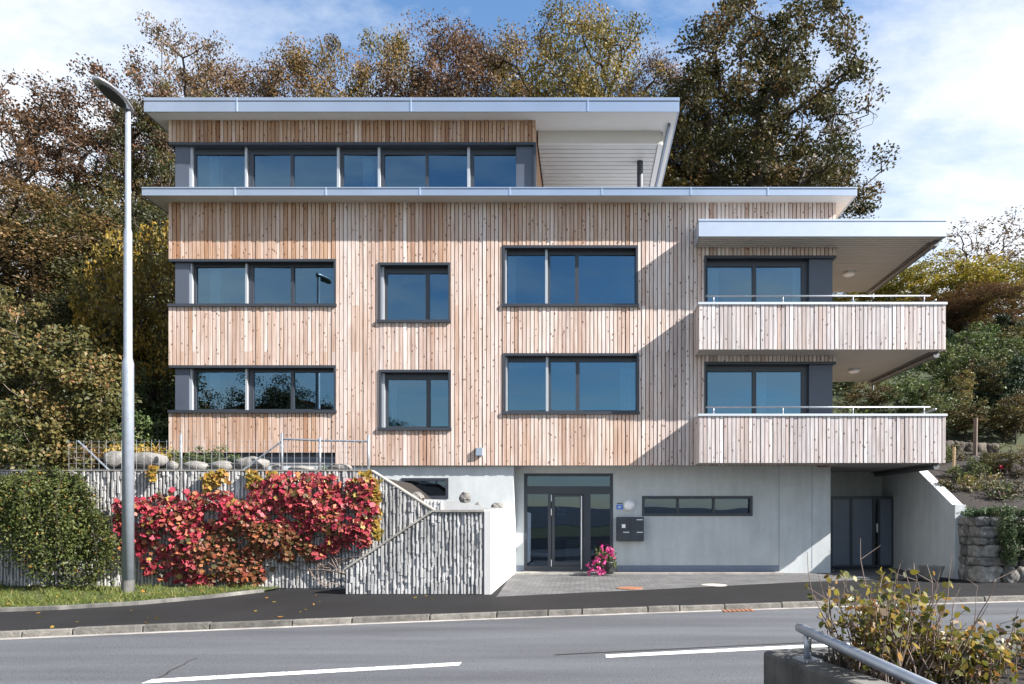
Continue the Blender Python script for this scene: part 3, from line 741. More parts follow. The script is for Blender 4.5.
# strip windows of the ground floor
def small_window(X0, X1, Z0, Z1, y, mids):
    fr = MB(); t = .07
    fr.box(X0,X1,y-.02,y+.2,Z1-t,Z1); fr.box(X0,X1,y-.02,y+.2,Z0,Z0+t); fr.box(X0,X0+t,y-.02,y+.2,Z0+t,Z1-t); fr.box(X1-t,X1,y-.02,y+.2,Z0+t,Z1-t)
    for m in mids: fr.box(m-.035,m+.035,y+.06,y+.2,Z0+t,Z1-t)
    w_ = fr.build('window', M['anthracite'], Bld)
    gl = MB(); gl.box(X0+t,X1-t,y+.1,y+.11,Z0+t,Z1-t); gl.build('glass', M['doorglass'], w_)
small_window(sX0, sX1, PZ(516,GY), PZ(496,GY), GY, [PX(678,GY), PX(714,GY)])
small_window(PX(401.5,LY), PX(448.5,LY), PZ(498.5,LY), PZ(478,LY), LY, [])
# hall behind the entrance
hb = MB(); hb.box(-4.5, 6.2, 22.4, 22.5, 0, 2.86); hb.box(-1.9, -1.75, 18.5, 22.4, 0, 2.86); hb.box(1.1, 1.2, 18.46, 22.4, 0, 2.86)
each(hb, 'hall_wall', M['room'], Bld)
hb = MB(); hb.box(-1.75, 1.1, 18.2, 22.4, 0, .06); hb.build('hall_floor', M['plinth'], Bld)
st = MB(); st.box(-.6, 1.0, 20.5, 22.3, .06, .3); st.box(-.6, 1.0, 20.9, 22.3, .3, .55); st.box(-.6,1.0,21.3,22.3,.55,.8); each(st, 'hall_step', M['smooth'], Bld)
# entrance door
zt, zb = PZ(473.5,GY), .06; yd = GY+.05
fr = MB(); 
def D(px): return PX(px, GY)
for a, b, z0, z1 in ((524,527,zb,zt),(610,613,zb,zt),(527,610,PZ(476,GY),zt),(527,610,PZ(494,GY),PZ(486.2,GY)),(527,610,zb,PZ(566,GY))):
    fr.box(D(a), D(b), GY-.01, GY+.13, z0, z1)
z1 = PZ(494,GY); z0 = PZ(566,GY)
for a, b in ((548,551.2),(583.2,590.5)): fr.box(D(a), D(b), GY-.005, GY+.12, z0, z1)
door = fr.build('entrance_door', M['anthracite'], Bld)
lf = MB()
for a, b in ((551.8,554.8),(580,582.8)): lf.box(D(a), D(b), GY-.012, GY+.1, z0+.01, z1-.01)
lf.box(D(554.8), D(580), GY-.012, GY+.1, z0+.01, z0+.11); lf.box(D(554.8), D(580), GY-.012, GY+.1, z1-.07, z1-.01)
lf.build('door_leaf', M['anthracite'], door)
gl = MB()
for a, b, p, q in ((527,548,z0,z1),(554.8,580,z0+.11,z1-.07),(590.5,610,z0,z1),(527,610,PZ(486.2,GY),PZ(476,GY))): gl.box(D(a), D(b), GY+.055, GY+.065, p, q)
gl.build('glass', M['doorglass'], door)
hd = MB(); xh = D(581.5); hd.tube([(xh,GY-.07,PZ(569,GY)),(xh,GY-.07,PZ(496,GY))], .016, 8)
for zz in (.35, 2.0): hd.tube([(xh,GY-.07,zz),(xh,GY-.01,zz)], .01, 6)
hd.build('handle', M['alu'], door, smooth=False)
hg = MB()
for zz in (PZ(498,GY),PZ(512,GY),PZ(563,GY)):
    hg = MB(); hg.tube([(D(551.5),GY-.03,zz-.09),(D(551.5),GY-.03,zz+.09)], .013, 8); hg.build('hinge', M['alu'], door)
th = MB(); th.box(-1.84, PX(780,GY), GY-.42, GY+.02, 0, .045); th.box(dX0, dX1, GY-.2, GY+.1, .045, .06); th.build('threshold', M['capc'], Bld)
# poster in the hall
po = MB(); a, b = PX(555,18.7), PX(570.5,18.7); po.box(a, b, 18.70, 18.72, PZ(530,18.7), PZ(497,18.7))
po = tag(po.build('poster', M['poster'], base=Vector((a,18.7,PZ(530,18.7)))), 'dark navy poster with two pale lines of writing behind the entrance door glass', 'poster')
def text(body, size, loc, mat, parent, rot=(math.pi/2,0,0), name='lettering', ext=.002):
    cu = bpy.data.curves.new('t', 'FONT'); cu.body = body; cu.size = size; cu.extrude = ext; cu.align_x = 'CENTER'; cu.align_y = 'CENTER'
    t = bpy.data.objects.new('t', cu); COL.objects.link(t)
    dg = bpy.context.evaluated_depsgraph_get(); me = bpy.data.meshes.new_from_object(t.evaluated_get(dg))
    bpy.data.objects.remove(t); me.materials.append(mat)
    o = bpy.data.objects.new(name, me); COL.objects.link(o); o.parent = parent
    o.location = Vector(loc) - BASE[parent.name]; o.rotation_euler = rot; return o
text('frey', .15, ((a+b)/2-.03, 18.695, PZ(509.5,18.7)), M['alu'], po); text('weber', .11, ((a+b)/2-.03, 18.695, PZ(514,18.7)), M['alu'], po)

# curtains and a lamp seen behind the panes
def curtain(px0, px1, z0, z1, lab):
    x0, x1 = PX(px0,17.82), PX(px1,17.82); m_ = MB(); n_ = max(6, int((x1-x0)/.03)); P_ = []
    for i in range(n_+1): P_.append((x0+(x1-x0)*i/n_, 17.80+.03*math.sin(i*1.9)))
    for i in range(n_):
        (a,b),(c,d) = P_[i], P_[i+1]; m_.face([(a,b,z0),(c,d,z0),(c,d,z1),(a,b,z1)])
    tag(m_.build('curtain', M['curtain'], base=Vector((x0,17.8,z0))), lab, 'curtain', 'curtains behind the panes')
M['curtain'] = m_plain('pale_curtain', (.75,.75,.73), .9, 0, .06)
curtain(756.5,766,2.92,fz(366),'pale curtain in the middle of the lower balcony door'); curtain(792,800.5,5.64,fz(262),'pale curtain at the right edge of the upper balcony door')
curtain(708,718,5.64,fz(262),'pale curtain at the left edge of the upper balcony door'); curtain(620,634,2.92,fz(358),'pale curtain at the right end of the lower wide window')
curtain(508,516,5.64,fz(252),'pale curtain at the left end of the upper wide window'); curtain(388.5,397,2.92,fz(376),'pale curtain in the lower narrow window')
X = PX(735,18.6); t = thing('pendant_lamp', 'small red pendant lamp glowing behind the lower balcony door', 'lamp', (X,18.6,PZ(372,18.6)))
m_ = MB(); m_.tube([(X,18.6,PZ(369,18.6)),(X,18.6,5.36)], .006, 5); m_.build('cord', M['anthracite'], t)
m_ = MB(); m_.lathe((X,18.6,PZ(375,18.6)), [(.04,0),(.085,.05),(.085,.1),(.03,.15)], 14); m_.build('lamp_shade', M['rosy'], t, smooth=True)
# roofs
def roof(x0, x1, y0, y1, z0, z1, seams, name='roof', over=.05):
    r = MB(); r.box(x0+.03, x1-.03, y0+.03, y1-.03, z0, z1-.03); rf = r.build(name, M['soffit'], Bld)
    f = MB(); zc = z0+(z1-z0)*.68
    def ring(a, za, zb_):
        f.box(x0-a, x1+a, y0-a, y0+.028, za, zb_); f.box(x0-a, x0+.028, y0+.03, y1, za, zb_); f.box(x1-.028, x1+a, y0+.03, y1, za, zb_)
    ring(0, z0-.012, zc); ring(-.018, zc+.001, zc+.03); ring(.008, zc+.031, z1)
    f.box(x0+.03, x1-.03, y0+.03, y1, z1-.028, z1-.004)
    f.build('fascia', M['fascia'], rf)
    s = MB()
    for px in seams: x = PX(px, y0); s.box(x-.014, x+.014, y0-.012, y0+.01, z0-.012, z1)
    each(s, 'fascia_joint', M['alu2'], rf); return rf
roof(-11.07, 6.80, 17.06, 28.2, ZM, ZT0+.01, (235,326,420,510,602,691,768))
roof(-11.03, 2.36, 17.08, 28.6, ZT, 11.99, (237,411,588), 'roof')
tl = MB(); x = 2.33                                                # terrace ceiling, lowered and slatted
tl.box(fx(536)+.02, 2.0, 17.95, 18.01, 11.31, 11.648); tc = tl.build('terrace_ceiling', M['soffit'], Bld)
sl = MB(); y = 18.06
while y < 22.5: sl.hexa([(fx(536)+.02,y,11.33),(1.9,y,11.33),(1.9,y+.19,11.33),(fx(536)+.02,y+.19,11.33),(fx(536)+.02,y,11.36),(1.9,y,11.36),(1.9,y+.19,11.36),(fx(536)+.02,y+.19,11.36)]); y += .215
sl.build('slats', M['corr'], tc)
sl = MB(); sl.box(fx(536)+.02,2.0,18.02,28,11.375,11.40); sl.build('deck', M['soffit'], tc)
sl = MB(); sl.box(1.93,2.06,18.02,27,11.315,11.64); sl.build('edge_beam', M['soffit'], tc); sl = MB(); sl.box(2.14,2.2,17.6,27,11.56,11.648); sl.build('guide_track', M['plinth'], tc)
pc = MB(); xx = PX(640,18.9); pc.tube([(xx,18.9,ZT0),(xx,18.9,11.35)], .085, 14); pc.build('column', M['anthracite'], Bld)
tw = MB(); tw.box(fx(536), 2.3, 22.6, 22.8, ZT0, 11.6); tw.build('terrace_wall', M['soffit'], Bld)
# balconies
BX0, BX1, BY0, BY1 = 2.80, 8.87, 16.78, 20.9
def balcony(zbot, ztop, seed, capz):
    s = MB(); s.box(BX0+.05, BX1-.05, BY0+.06, FD-.05, zbot, zbot+.22); s.box(HX1+.01, BX1-.05, FD-.05, BY1, zbot, zbot+.22)
    bal = s.build('balcony', M['slabgrey'], Bld)
    p = MB(); 
    split_boards(p, (0,BY0+.03,0), (1,0), (0,-1), BX0, BX1, zbot-.01, ztop, seed=seed, wea=1.9, tintb=.0)
    split_boards(p, (BX1-.03,BY0+.035,0), (0,1), (1,0), 0, BY1-BY0-.04, zbot-.01, ztop, seed=seed+1, wea=2.0, tintb=.0)
    split_boards(p, (BX0+.03,BY0+.035,0), (0,1), (-1,0), 0, FD-.05-BY0, zbot-.01, ztop, seed=seed+2, wea=1.7)
    p.build('parapet', M['wood'], bal)
    q = MB(); q.box(BX0+.03, BX1-.03, BY0+.032, BY0+.1, zbot+.22, ztop); q.box(BX1-.1, BX1-.03, BY0+.1, BY1, zbot+.22, ztop); q.box(BX0+.03, BX0+.1, BY0+.1, FD-.05, zbot+.22, ztop)
    q.box(HX1+.3, BX1-.1, BY1-.06, BY1, zbot+.22, zbot+.5)
    q.build('parapet_lining', M['slabgrey'], bal)
    c = MB(); c.box(BX0-.025, BX1+.025, BY0-.025, BY0+.13, ztop, ztop+.055); c.box(BX1-.13, BX1+.025, BY0+.13, BY1, ztop, ztop+.055); c.box(BX0-.025, BX0+.13, BY0+.13, FD-.05, ztop, ztop+.055)
    c.build('coping', M['alu'], bal)
    r = MB(); yr = BY0+.05; zr = ztop+.055; x0, x1 = PX(706,yr), PX(930,yr)
    r.tube([(x0,yr,zr+.17),(x1,yr,zr+.17)], .021, 8); r.tube([(BX1-.07,yr+.3,zr+.17),(BX1-.07,BY1,zr+.17)], .021, 8)
    for px in (713.6,783,853,924): x = PX(px,yr); r.tube([(x,yr,zr),(x,yr,zr+.165)], .015, 8)
    for yy in (18.4, 20.0): r.tube([(BX1-.07,yy,zr),(BX1-.07,yy,zr+.165)], .015, 8)
    r.build('handrail', M['zinc'], bal, smooth=True)
    gutter(bal, zbot)
    return bal
def gutter(par, z):
    gmb = MB(); xg = BX1-.12
    gmb.tube([(xg,BY0+.45,z-.09),(xg,BY1,z-.075)], .065, 10); gmb.tube([(xg+.02,BY0+.28,z-.07),(xg+.02,BY0+.45,z-.09)], .085, 12)
    gmb.box(xg-.14, xg-.09, BY0+.35, BY1, z-.035, z-.003)
    gmb.tube([(xg,BY1-.12,z-.08),(xg,BY1-.12,z-.28)], .045, 8)
    gmb.build('gutter', M['gutter'], par, smooth=False)
balcony(fz(355.8)+.0, PZ(304.5,16.78), 20, 0); balcony(fz(465)+.01, PZ(416,16.78), 30, 0)
zr0, zr1 = fz(247), PZ(219,16.8)
s = MB(); s.box(BX0+.04, BX1-.03, BY0+.05, FD-.04, zr0, zr1-.02); s.box(HX1+.01, BX1-.03, FD-.04, BY1+.1, zr0, zr1-.02)
br = s.build('balcony_roof', M['slabgrey'], Bld)
f = MB(); f.box(BX0, BX1+.02, BY0+.02, BY0+.045, zr0-.012, zr1-.05); f.box(BX0-.01, BX1+.03, BY0+.008, BY0+.05, zr1-.049, zr1); f.box(BX0, BX0+.03, BY0+.05, FD-.04, zr0-.012, zr1); f.box(BX1-.02, BX1+.02, BY0+.05, BY1+.1, zr0-.012, zr1)
f.box(BX0+.04, BX1-.03, BY0+.05, FD-.04, zr1-.019, zr1-.01)
f.build('fascia', M['fascia_sheen'], br)
c = MB(); y = BY0+.06
while y < BY1:
    x0 = BX0+.05 if y+.1 < FD-.05 else HX1+.03
    c.box(x0, BX1-.2, y, y+.1, zr0-.028, zr0-.002); y += .125
c.build('soffit_slat', M['corr'], br); gutter(br, zr0)
# wall beside the store, with its sloping top, and the store gate
ww = MB(); xw = 8.94
ww.prism([(xw,16.5,0),(xw,20.8,0),(xw,20.8,2.86),(xw,18.55,2.86),(xw,16.62,1.8),(xw,16.5,1.8)], (.26,0,0)); ww.build('wing_wall', M['render'], Bld)
gy = 19.8
gt_ = MB(); g0, g1 = PX(830.5,gy), 8.92; ztop = PZ(496,gy)
gt_.box(g0,g1,gy,gy+.08,ztop-.09,ztop); gt_.box(g0,g1,gy,gy+.08,.03,.1)
for p in (831.5,851.5,874,879,893.5): x = PX(p,gy); gt_.box(x-.035,x+.035,gy-.002,gy+.078,.1,ztop-.09)
gate = gt_.build('store_gate', M['anthracite'], Bld)
gp = MB()
for a, b in ((832.8,850.2),(852.8,872.8),(880.2,892.2)): gp.box(PX(a,gy)+.002, PX(b,gy)-.002, gy+.03, gy+.05, .105, ztop-.095)
each(gp, 'gate_panel', M['gatep'], gate)
gh = MB(); x = PX(876.5,gy); gh.box(x-.02,x+.02,gy-.05,gy-.003,1.05,1.3); gh.build('handle', M['alu'], gate)

# small fittings on the house
def disc_lamp(px, py, d, z, label):
    X = PX(px, d); t = thing('ceiling_lamp', label, 'lamp', (X, d, z), 'round lamps under the balconies')
    m_ = MB(); m_.lathe((X,d,z), [(.17,0),(.17,-.03)], 20); m_.build('base', M['alu'], t)
    m_ = MB(); m_.lathe((X,d,z-.031), [(.16,0),(.15,-.05),(.1,-.075),(.03,-.08)], 20); m_.build('diffuser', M['lampwhite'], t, smooth=True)
disc_lamp(849, 271, (zr0-EYE)*F/(515-271), zr0-.03, 'round white ceiling lamp under the slatted balcony roof')
zz = fz(355.8); disc_lamp(854, 369, (zz-EYE)*F/(515-369), zz, 'round white ceiling lamp under the upper balcony slab')
X = PX(629.2, GY); t = thing('wall_lamp', 'round white wall lamp above the black mailbox', 'lamp', (X, GY, PZ(505.5,GY)))
m_ = MB(); m_.lathe((X,GY-.002,PZ(505.5,GY)), [(.155,0),(.155,.03)], 24, 'y'); m_.build('base', M['alu'], t)
m_ = MB(); m_.lathe((X,GY-.033,PZ(505.5,GY)), [(.14,0),(.13,.04),(.09,.075),(.03,.09)], 24, 'y'); m_.build('diffuser', M['lampwhite'], t, smooth=True)
X, Z = PX(619.6,GY), PZ(507,GY)
t = thing('house_number_sign', 'small blue enamel house number plate on the wall beside the round lamp', 'sign', (X,GY,Z))
m_ = MB(); m_.box(X-.085,X+.085,GY-.012,GY-.002,Z-.06,Z+.06); pt = m_.build('plate', M['bluesign'], t)
text('60', .09, (X, GY-.0135, Z), M['lampwhite'], pt)
m_ = MB(); m_.box(X-.07,X+.07,GY-.008,GY-.002,Z+.085,Z+.11); m_.build('bell_strip', M['anthracite'], t)
X0, X1, Z0, Z1 = PX(616,GY), PX(643.3,GY), PZ(541,GY), PZ(517,GY)
t = thing('mailbox', 'black metal mailbox block fixed to the wall right of the entrance', 'mailbox', (X0,GY,Z0))
m_ = MB(); m_.box(X0,X1,GY-.17,GY-.002,Z0,Z1); m_.build('body', M['mail'], t, bevel=.006)
m_ = MB(); w2 = (X1-X0)/2
for i in range(2):
    for j in range(2): m_.box(X0+.015+i*w2, X0+w2*(i+1)-.015, GY-.178, GY-.171, Z0+.015+j*(Z1-Z0)/2, Z0+(Z1-Z0)/2*(j+1)-.015)
each(m_, 'flap', M['mail'], t)
m_ = MB(); m_.box(X0+.2*w2*2, X0+.33*w2*2, GY-.183, GY-.1785, Z0+.55*(Z1-Z0), Z0+.7*(Z1-Z0)); m_.build('name_card', M['lampwhite'], t)
m_ = MB()
for a, zq in ((.25,.35),(.74,.35),(.74,.87)): m_.box(X0+a*2*w2-.0, X0+(a+.22)*2*w2, GY-.183, GY-.1785, Z0+zq*(Z1-Z0), Z0+(zq+.04)*(Z1-Z0))
each(m_, 'name_strip', M['alu'], t)
X, Z = fx(479.7), fz(452); m_ = MB(); m_.box(X-.085,X+.085,FD-.1,FD-.034,Z-.1,Z+.1)
tag(m_.build('junction_box', M['fascia'], base=Vector((X,FD,Z)), bevel=.006), 'small pale blue grey box mounted low on the wooden cladding', 'junction box')

# ------------------------------------------------------------------ ribbed concrete walls
def ribs(mb, o, u, n, a0, a1, zf0, zf1, pitch, seed):
    rr = random.Random(seed); t = a0
    while t < a1-.02:
        w = pitch*rr.uniform(.42,.6); z = zf0(t); ze = zf1(t+w/2)-.012; jx = rr.uniform(-.006,.006); tone = rr.uniform(.3,.8)
        while z < ze-.015:
            z2 = min(ze, z+rr.uniform(.03,.22)); d = rr.choice((.016,.021,.025,.029,.034)); j = jx+rr.uniform(-.006,.006); ww = w*rr.uniform(.75,1.2)
            if rr.random() < .05: d = .006
            mb.obox(o, u, n, max(a0, t+j), min(a1, t+ww+j), -.01, d, z, z2, (min(1,max(0,tone+rr.gauss(0,.15))),0)); z = z2+.001
            if rr.random() < .12: jx = rr.uniform(-.016,.016)
        t += pitch*rr.uniform(.88,1.12)
# front stair wall (trapezoid) with its white end
y1 = 13.35
Wf = thing('stair_wall', 'low ribbed concrete stair wall with a smooth white end beside the entrance paving', 'wall', (PX(346,y1),y1,0))
wx0, wx1, wxk = PX(346,y1), PX(484.5,y1), PX(433,y1)
zl, zk = PZ(569,y1), PZ(511,y1)
top = lambda x: zl+(zk-zl)*(x-wx0)/(wxk-wx0) if x < wxk else zk
m_ = MB(); m_.prism([(wx0,y1,-.05),(wx1,y1,-.05),(wx1,y1,zk),(wxk,y1,zk),(wx0,y1,zl)], (0,.2,0), (-.9,0))  # face behind the ribs darkened: shade of the gaps put into its colour
ribs(m_, (0,y1,0), (1,0), (0,-1), wx0+.01, wx1-.01, lambda t: .01, lambda q: top(q)-.02, .072, 41); m_.build('ribbed_face', M['concfront'], Wf)
m_ = MB(); m_.prism([(wx0-.02,y1-.06,zl-.02),(wxk,y1-.06,zk-.02),(wxk,y1-.06,zk+.022),(wx0-.02,y1-.06,zl+.022)], (0,.28,0)); m_.prism([(wxk+.002,y1-.06,zk-.02),(wx1,y1-.06,zk-.02),(wx1,y1-.06,zk+.022),(wxk+.002,y1-.06,zk+.022)], (0,.28,0)); each(m_, 'coping', M['capc'], Wf)
xe = PX(491,y1)
m_ = MB(); m_.hexa([(wx1+.002,y1-.035,-.05),(xe,y1-.035,-.05),(PX(516,18.2)-.02,LY-.02,-.05),(PX(516,18.2)-.3,LY-.02,-.05),
                    (wx1+.002,y1-.035,zk+.005),(xe,y1-.035,zk+.005),(PX(516,18.2)-.02,LY-.02,zk+.1),(PX(516,18.2)-.3,LY-.02,zk+.1)]); m_.build('end_wall', M['smooth'], Wf)
# long retaining wall
y2 = 14.25
Wl = thing('retaining_wall', 'long ribbed concrete retaining wall holding the garden behind the red creeper', 'wall', (PX(200,y2),y2,0))
lx0, lx1, lxk = -16.0, PX(434,y2), PX(371,y2); zt_ = PZ(471,y2); ze_ = PZ(511.5,y2)
topl = lambda x: zt_ if x < lxk else zt_+(ze_-zt_)*(x-lxk)/(lx1-lxk)
m_ = MB(); m_.prism([(lx0,y2,-.05),(lx1,y2,-.05),(lx1,y2,ze_),(lxk,y2,zt_),(lx0,y2,zt_)], (0,.22,0), (-.9,0))  # backing face toned down too, rib gap shade painted into it
ribs(m_, (0,y2,0), (1,0), (0,-1), -15.9, lx1-.01, lambda t: .03, topl, .072, 42); m_.build('ribbed_face', M['concrete'], Wl)
m_ = MB(); m_.prism([(lx0,y2-.03,zt_),(lxk,y2-.03,zt_),(lxk,y2-.03,zt_+.025),(lx0,y2-.03,zt_+.025)], (0,.28,0)); m_.prism([(lxk,y2-.03,zt_),(lx1+.1,y2-.03,ze_-.06),(lx1+.1,y2-.03,ze_-.025),(lxk,y2-.03,zt_+.025)], (0,.28,0)); m_.build('coping', M['capc'], Wl)
# stair enclosure behind
y3 = 15.9
m_ = MB(); a, b = PX(424,y3), PX(500,y3)
m_.prism([(a,y3,0),(b,y3,0),(b,y3,PZ(509,y3)),(PX(446,y3),y3,PZ(500,y3)),(a,y3,PZ(499,y3))], (0,.2,0), (.5,0)); ribs(m_, (0,y3,0), (1,0), (0,-1), a, PX(444,y3), lambda t: .3, lambda t: PZ(500.5,y3), .072, 43)
m_.build('inner_wall', M['smooth'], Wf)
te = MB(); te.face([(-10.72,y2+.2,2.38),(lxk,y2+.2,2.38),(lxk,17.8,2.36),(-10.72,17.8,2.36)]); te.face([(lxk,y2+.2,2.38),(lx1,y2+.2,1.35),(lx1,17.8,1.35),(lxk,17.8,2.36)]); struct(te.build('terrace', M['soil']))
rs = random.Random(9)
for px, py, w, h, d, lab in ((116,460,22,17,14.9,'brown grey boulder at the fence brace left of the lamp post'),(148,461,40,16,14.8,'widest pale boulder on the garden edge right of the lamp post'),(172,466,13,9,14.75,'small round boulder left of the first tall fence post'),
        (195,467,26,11,14.75,'flat boulder just right of the first tall fence post'),(222,467,26,11,14.75,'flat domed boulder above the middle of the red creeper'),(252,465,34,14,14.8,'large sloping boulder under the fence brace'),
        (277,468,12,7,14.7,'tiny stone at the foot of the second fence post'),(301,469,24,6,14.8,'low flat stone between the two closest fence posts'),(340,468,26,7,14.7,'flat pale slab stone near the corner fence post')):
    X, Z = PX(px,d), PZ(py,d); m_ = MB(); s_ = d/F
    m_.rock((X,d,Z), (w*s_, w*s_*.6, h*s_*1.1), rs.randint(0,999), .1, 3, 2.3); tag(m_.build('boulder', M['boulder'], smooth=True, base=Vector((X,d,Z))), lab, 'boulder', 'boulders along the garden edge')
for px, py, w, h, d, lab in ((417,497,13,8,15.0,'angular white stone on the sloping wall below the small window'),(465,498,12,9,16.0,'blue grey pointed stone set on the stair wall'),(497,507,12,7,16.5,'pale stone nearest the white wall end'),(478,505,6,4,16.0,'tiny brown stone between two larger wall stones')):
    X, Z = PX(px,d), PZ(py,d); m_ = MB(); s_ = d/F
    m_.rock((X,d,Z), (w*s_, w*s_*.7, h*s_*1.3), rs.randint(0,999), .14, 3, 1.9); tag(m_.build('stone', M['boulder'], base=Vector((X,d,Z))), lab, 'stone', 'stones on the stair wall')
# fence
yf = 14.4
Fe = thing('wire_fence', 'galvanised wire mesh garden fence with posts on top of the retaining wall', 'fence', (PX(280,yf),yf,zt_))
for px, ty in ((126,433),(181,434),(282,433),(320,437),(368.5,435)):
    m_ = MB(); x = PX(px,yf); m_.tube([(x,yf,zt_-.1),(x,yf,PZ(ty,yf))], .028, 8); m_.build('post', M['zinc'], Fe, smooth=True)
m_ = MB(); m_.tube([(PX(282,yf),yf,PZ(439,yf)),(PX(320,yf),yf,PZ(440.5,yf)),(PX(368,yf),yf,PZ(441.5,yf))], .02, 8); m_.build('rail', M['zinc'], Fe)
for a, b, c_, d_ in ((282,441,243,470),(78,441,110,471)):
    m_ = MB(); m_.tube([(PX(a,yf),yf,PZ(b,yf)),(PX(c_,yf),yf,PZ(d_,yf))], .02, 8); m_.build('brace', M['zinc'], Fe)
m_ = MB(); px = 70
while px < 368:
    x = PX(px,yf); m_.tube([(x,yf-.03,zt_),(x,yf-.03,PZ(440,yf))], .0022, 4, False); px += 7.5
for k in range(6): z = zt_+.05+k*.115; m_.tube([(PX(70,yf),yf-.03,z),(PX(368,yf),yf-.03,z)], .0022, 4, False)
m_.build('wire_mesh', M['zinc'], Fe)

# ------------------------------------------------------------------ street lamp
lx, ly = PX(128,13.2), 13.2
t = thing('street_lamp', 'tall galvanised street lamp with one flat oval head standing on the grass verge', 'street lamp', (lx,ly,.03))
m_ = MB(); m_.lathe((lx,ly,-.05), [(.112,0),(.112,.34)], 20); m_.build('base_sleeve', M['oldconc'], t, smooth=False)
m_ = MB(); z1, z2, z3 = PZ(363,ly), PZ(232,ly), PZ(111,ly)
m_.lathe((lx,ly,0), [(.103,.29),(.099,z1-.1),(.099,z1),(.074,z1+.1),(.070,z2),(.052,z2+.07),(.046,z3)], 20); m_.build('pole', M['pole'], t, smooth=True)
m_ = MB(); V_ = []
def head_sec(s_):                                                   # s 0 at the pole, 1 at the far tip
    w = .17*math.sqrt(max(0.02, 1-((s_-.52)/.52)**2)) * (1.05 if s_ > .4 else .9); return w
hn = 12; ring = []
for i in range(hn+1):
    s_ = i/hn; y = ly+.14-s_*1.02; w = max(.03, head_sec(s_)); zc = z3+.03+.05*s_; hh = .095*math.sqrt(max(.05,1-((s_-.45)/.6)**2))
    ring.append([(lx+w*math.cos(a_), y, zc+(hh if math.sin(a_) > 0 else .035)*math.sin(a_)) for a_ in [2*math.pi*k/16 for k in range(16)]])
b0 = len(m_.v)
for r_ in ring: m_.v += r_
for i in range(hn):
    for k in range(16): m_.f.append((i*16+k, i*16+(k+1)%16, (i+1)*16+(k+1)%16, (i+1)*16+k)); m_.a.append((.5,0))
m_.f.append(tuple(range(15,-1,-1))); m_.f.append(tuple(hn*16+k for k in range(16))); m_.a += [(.5,0)]*2
hd_ = m_.build('lamp_head', M['zinc'], t, smooth=True)
m_ = MB(); P_ = []
for k in range(24):
    a_ = 2*math.pi*k/24; y = ly-.42+.33*math.sin(a_); P_.append((lx+.125*math.cos(a_), y, z3-.012+.05*(ly+.14-y)/1.02+.0))
m_.prism(P_, (0,0,.02)); m_.build('lens', M['lampdark'], hd_)

# ------------------------------------------------------------------ pots, covers, stone wall
X, Y = PX(603,17.55), 17.55; s_ = Y/F
t = thing('flower_pot', 'dark round pot overflowing with bright pink flowers beside the entrance door', 'flower pot', (X,Y,.0))
m_ = MB(); m_.lathe((X+.12,Y,.045), [(.14,0),(.17,.04),(.2,.28),(.21,.3)], 20); m_.build('pot', M['pot'], t, smooth=True)
rng = np.random.default_rng(5)
C = np.array([(X+.1+.3*a_, Y-.08+.15*b_, .1+.62*c_) for a_, b_, c_ in zip(rng.uniform(-1,.8,420), rng.normal(size=420)*.8, rng.beta(1.6,1.6,420))])
mesh_np('foliage', quads(C, .07, (0,-.6,.4), .6, rng), 4, rng.uniform(size=len(C)), L['green'], t)
heads = [(PX(a_,17.3), 17.25+rng.normal()*.05, PZ(b_,17.3)) for a_, b_ in ((588,565),(592,570),(599,569),(603,571),(597,560),(601,555),(606,557),(608,551),(602,547),(611,549),(613,556),(594,563),(605,563),(590,572),(598,573),(612,553))]
C = np.concatenate([np.array(h_)+rng.normal(size=(16,3))*.034 for h_ in heads]); C[:,2] = np.maximum(C[:,2], .03)
mesh_np('blossom', quads(C, .062, (0,-.9,.3), .9, rng), 4, rng.uniform(size=len(C)), L['pink'], t)
X, Y = PX(932.5,16.3), 16.35; m_ = MB(); m_.lathe((X,Y,.0), [(.17,0),(.2,.06),(.28,.3),(.29,.33),(.25,.33),(.23,.28)], 24)
tag(m_.build('planter_bowl', M['bowl'], smooth=False, base=Vector((X,Y,0))), 'empty tapered concrete bowl standing at the foot of the store side wall', 'planter')
for px, py, mt, lab in ((630,588.5,'rust','rusty orange round manhole cover on the entrance paving'),(714,585.5,'cover','pale cream round manhole cover on the entrance paving')):
    d = EYE*F/(py-515); X = PX(px,d); m_ = MB(); m_.lathe((X,d,.006), [(.28,0),(.28,.008),(.25,.009),(.25,.012),(.02,.013)], 28)
    tag(m_.build('manhole_cover', M[mt], base=Vector((X,d,.006))), lab, 'manhole cover', 'manhole covers')
X = PX(737,11.7); m_ = MB()
for k in range(7): x = X-.24+k*.08; m_.box(x-.025, x+.025, KY(x)-.3, KY(x)-.03, RZ+.002, RZ+.012)
tag(m_.build('drain_grate', M['rust'], base=Vector((X,KY(X)-.15,RZ))), 'rusty drain grate in the road against the kerb', 'drain')
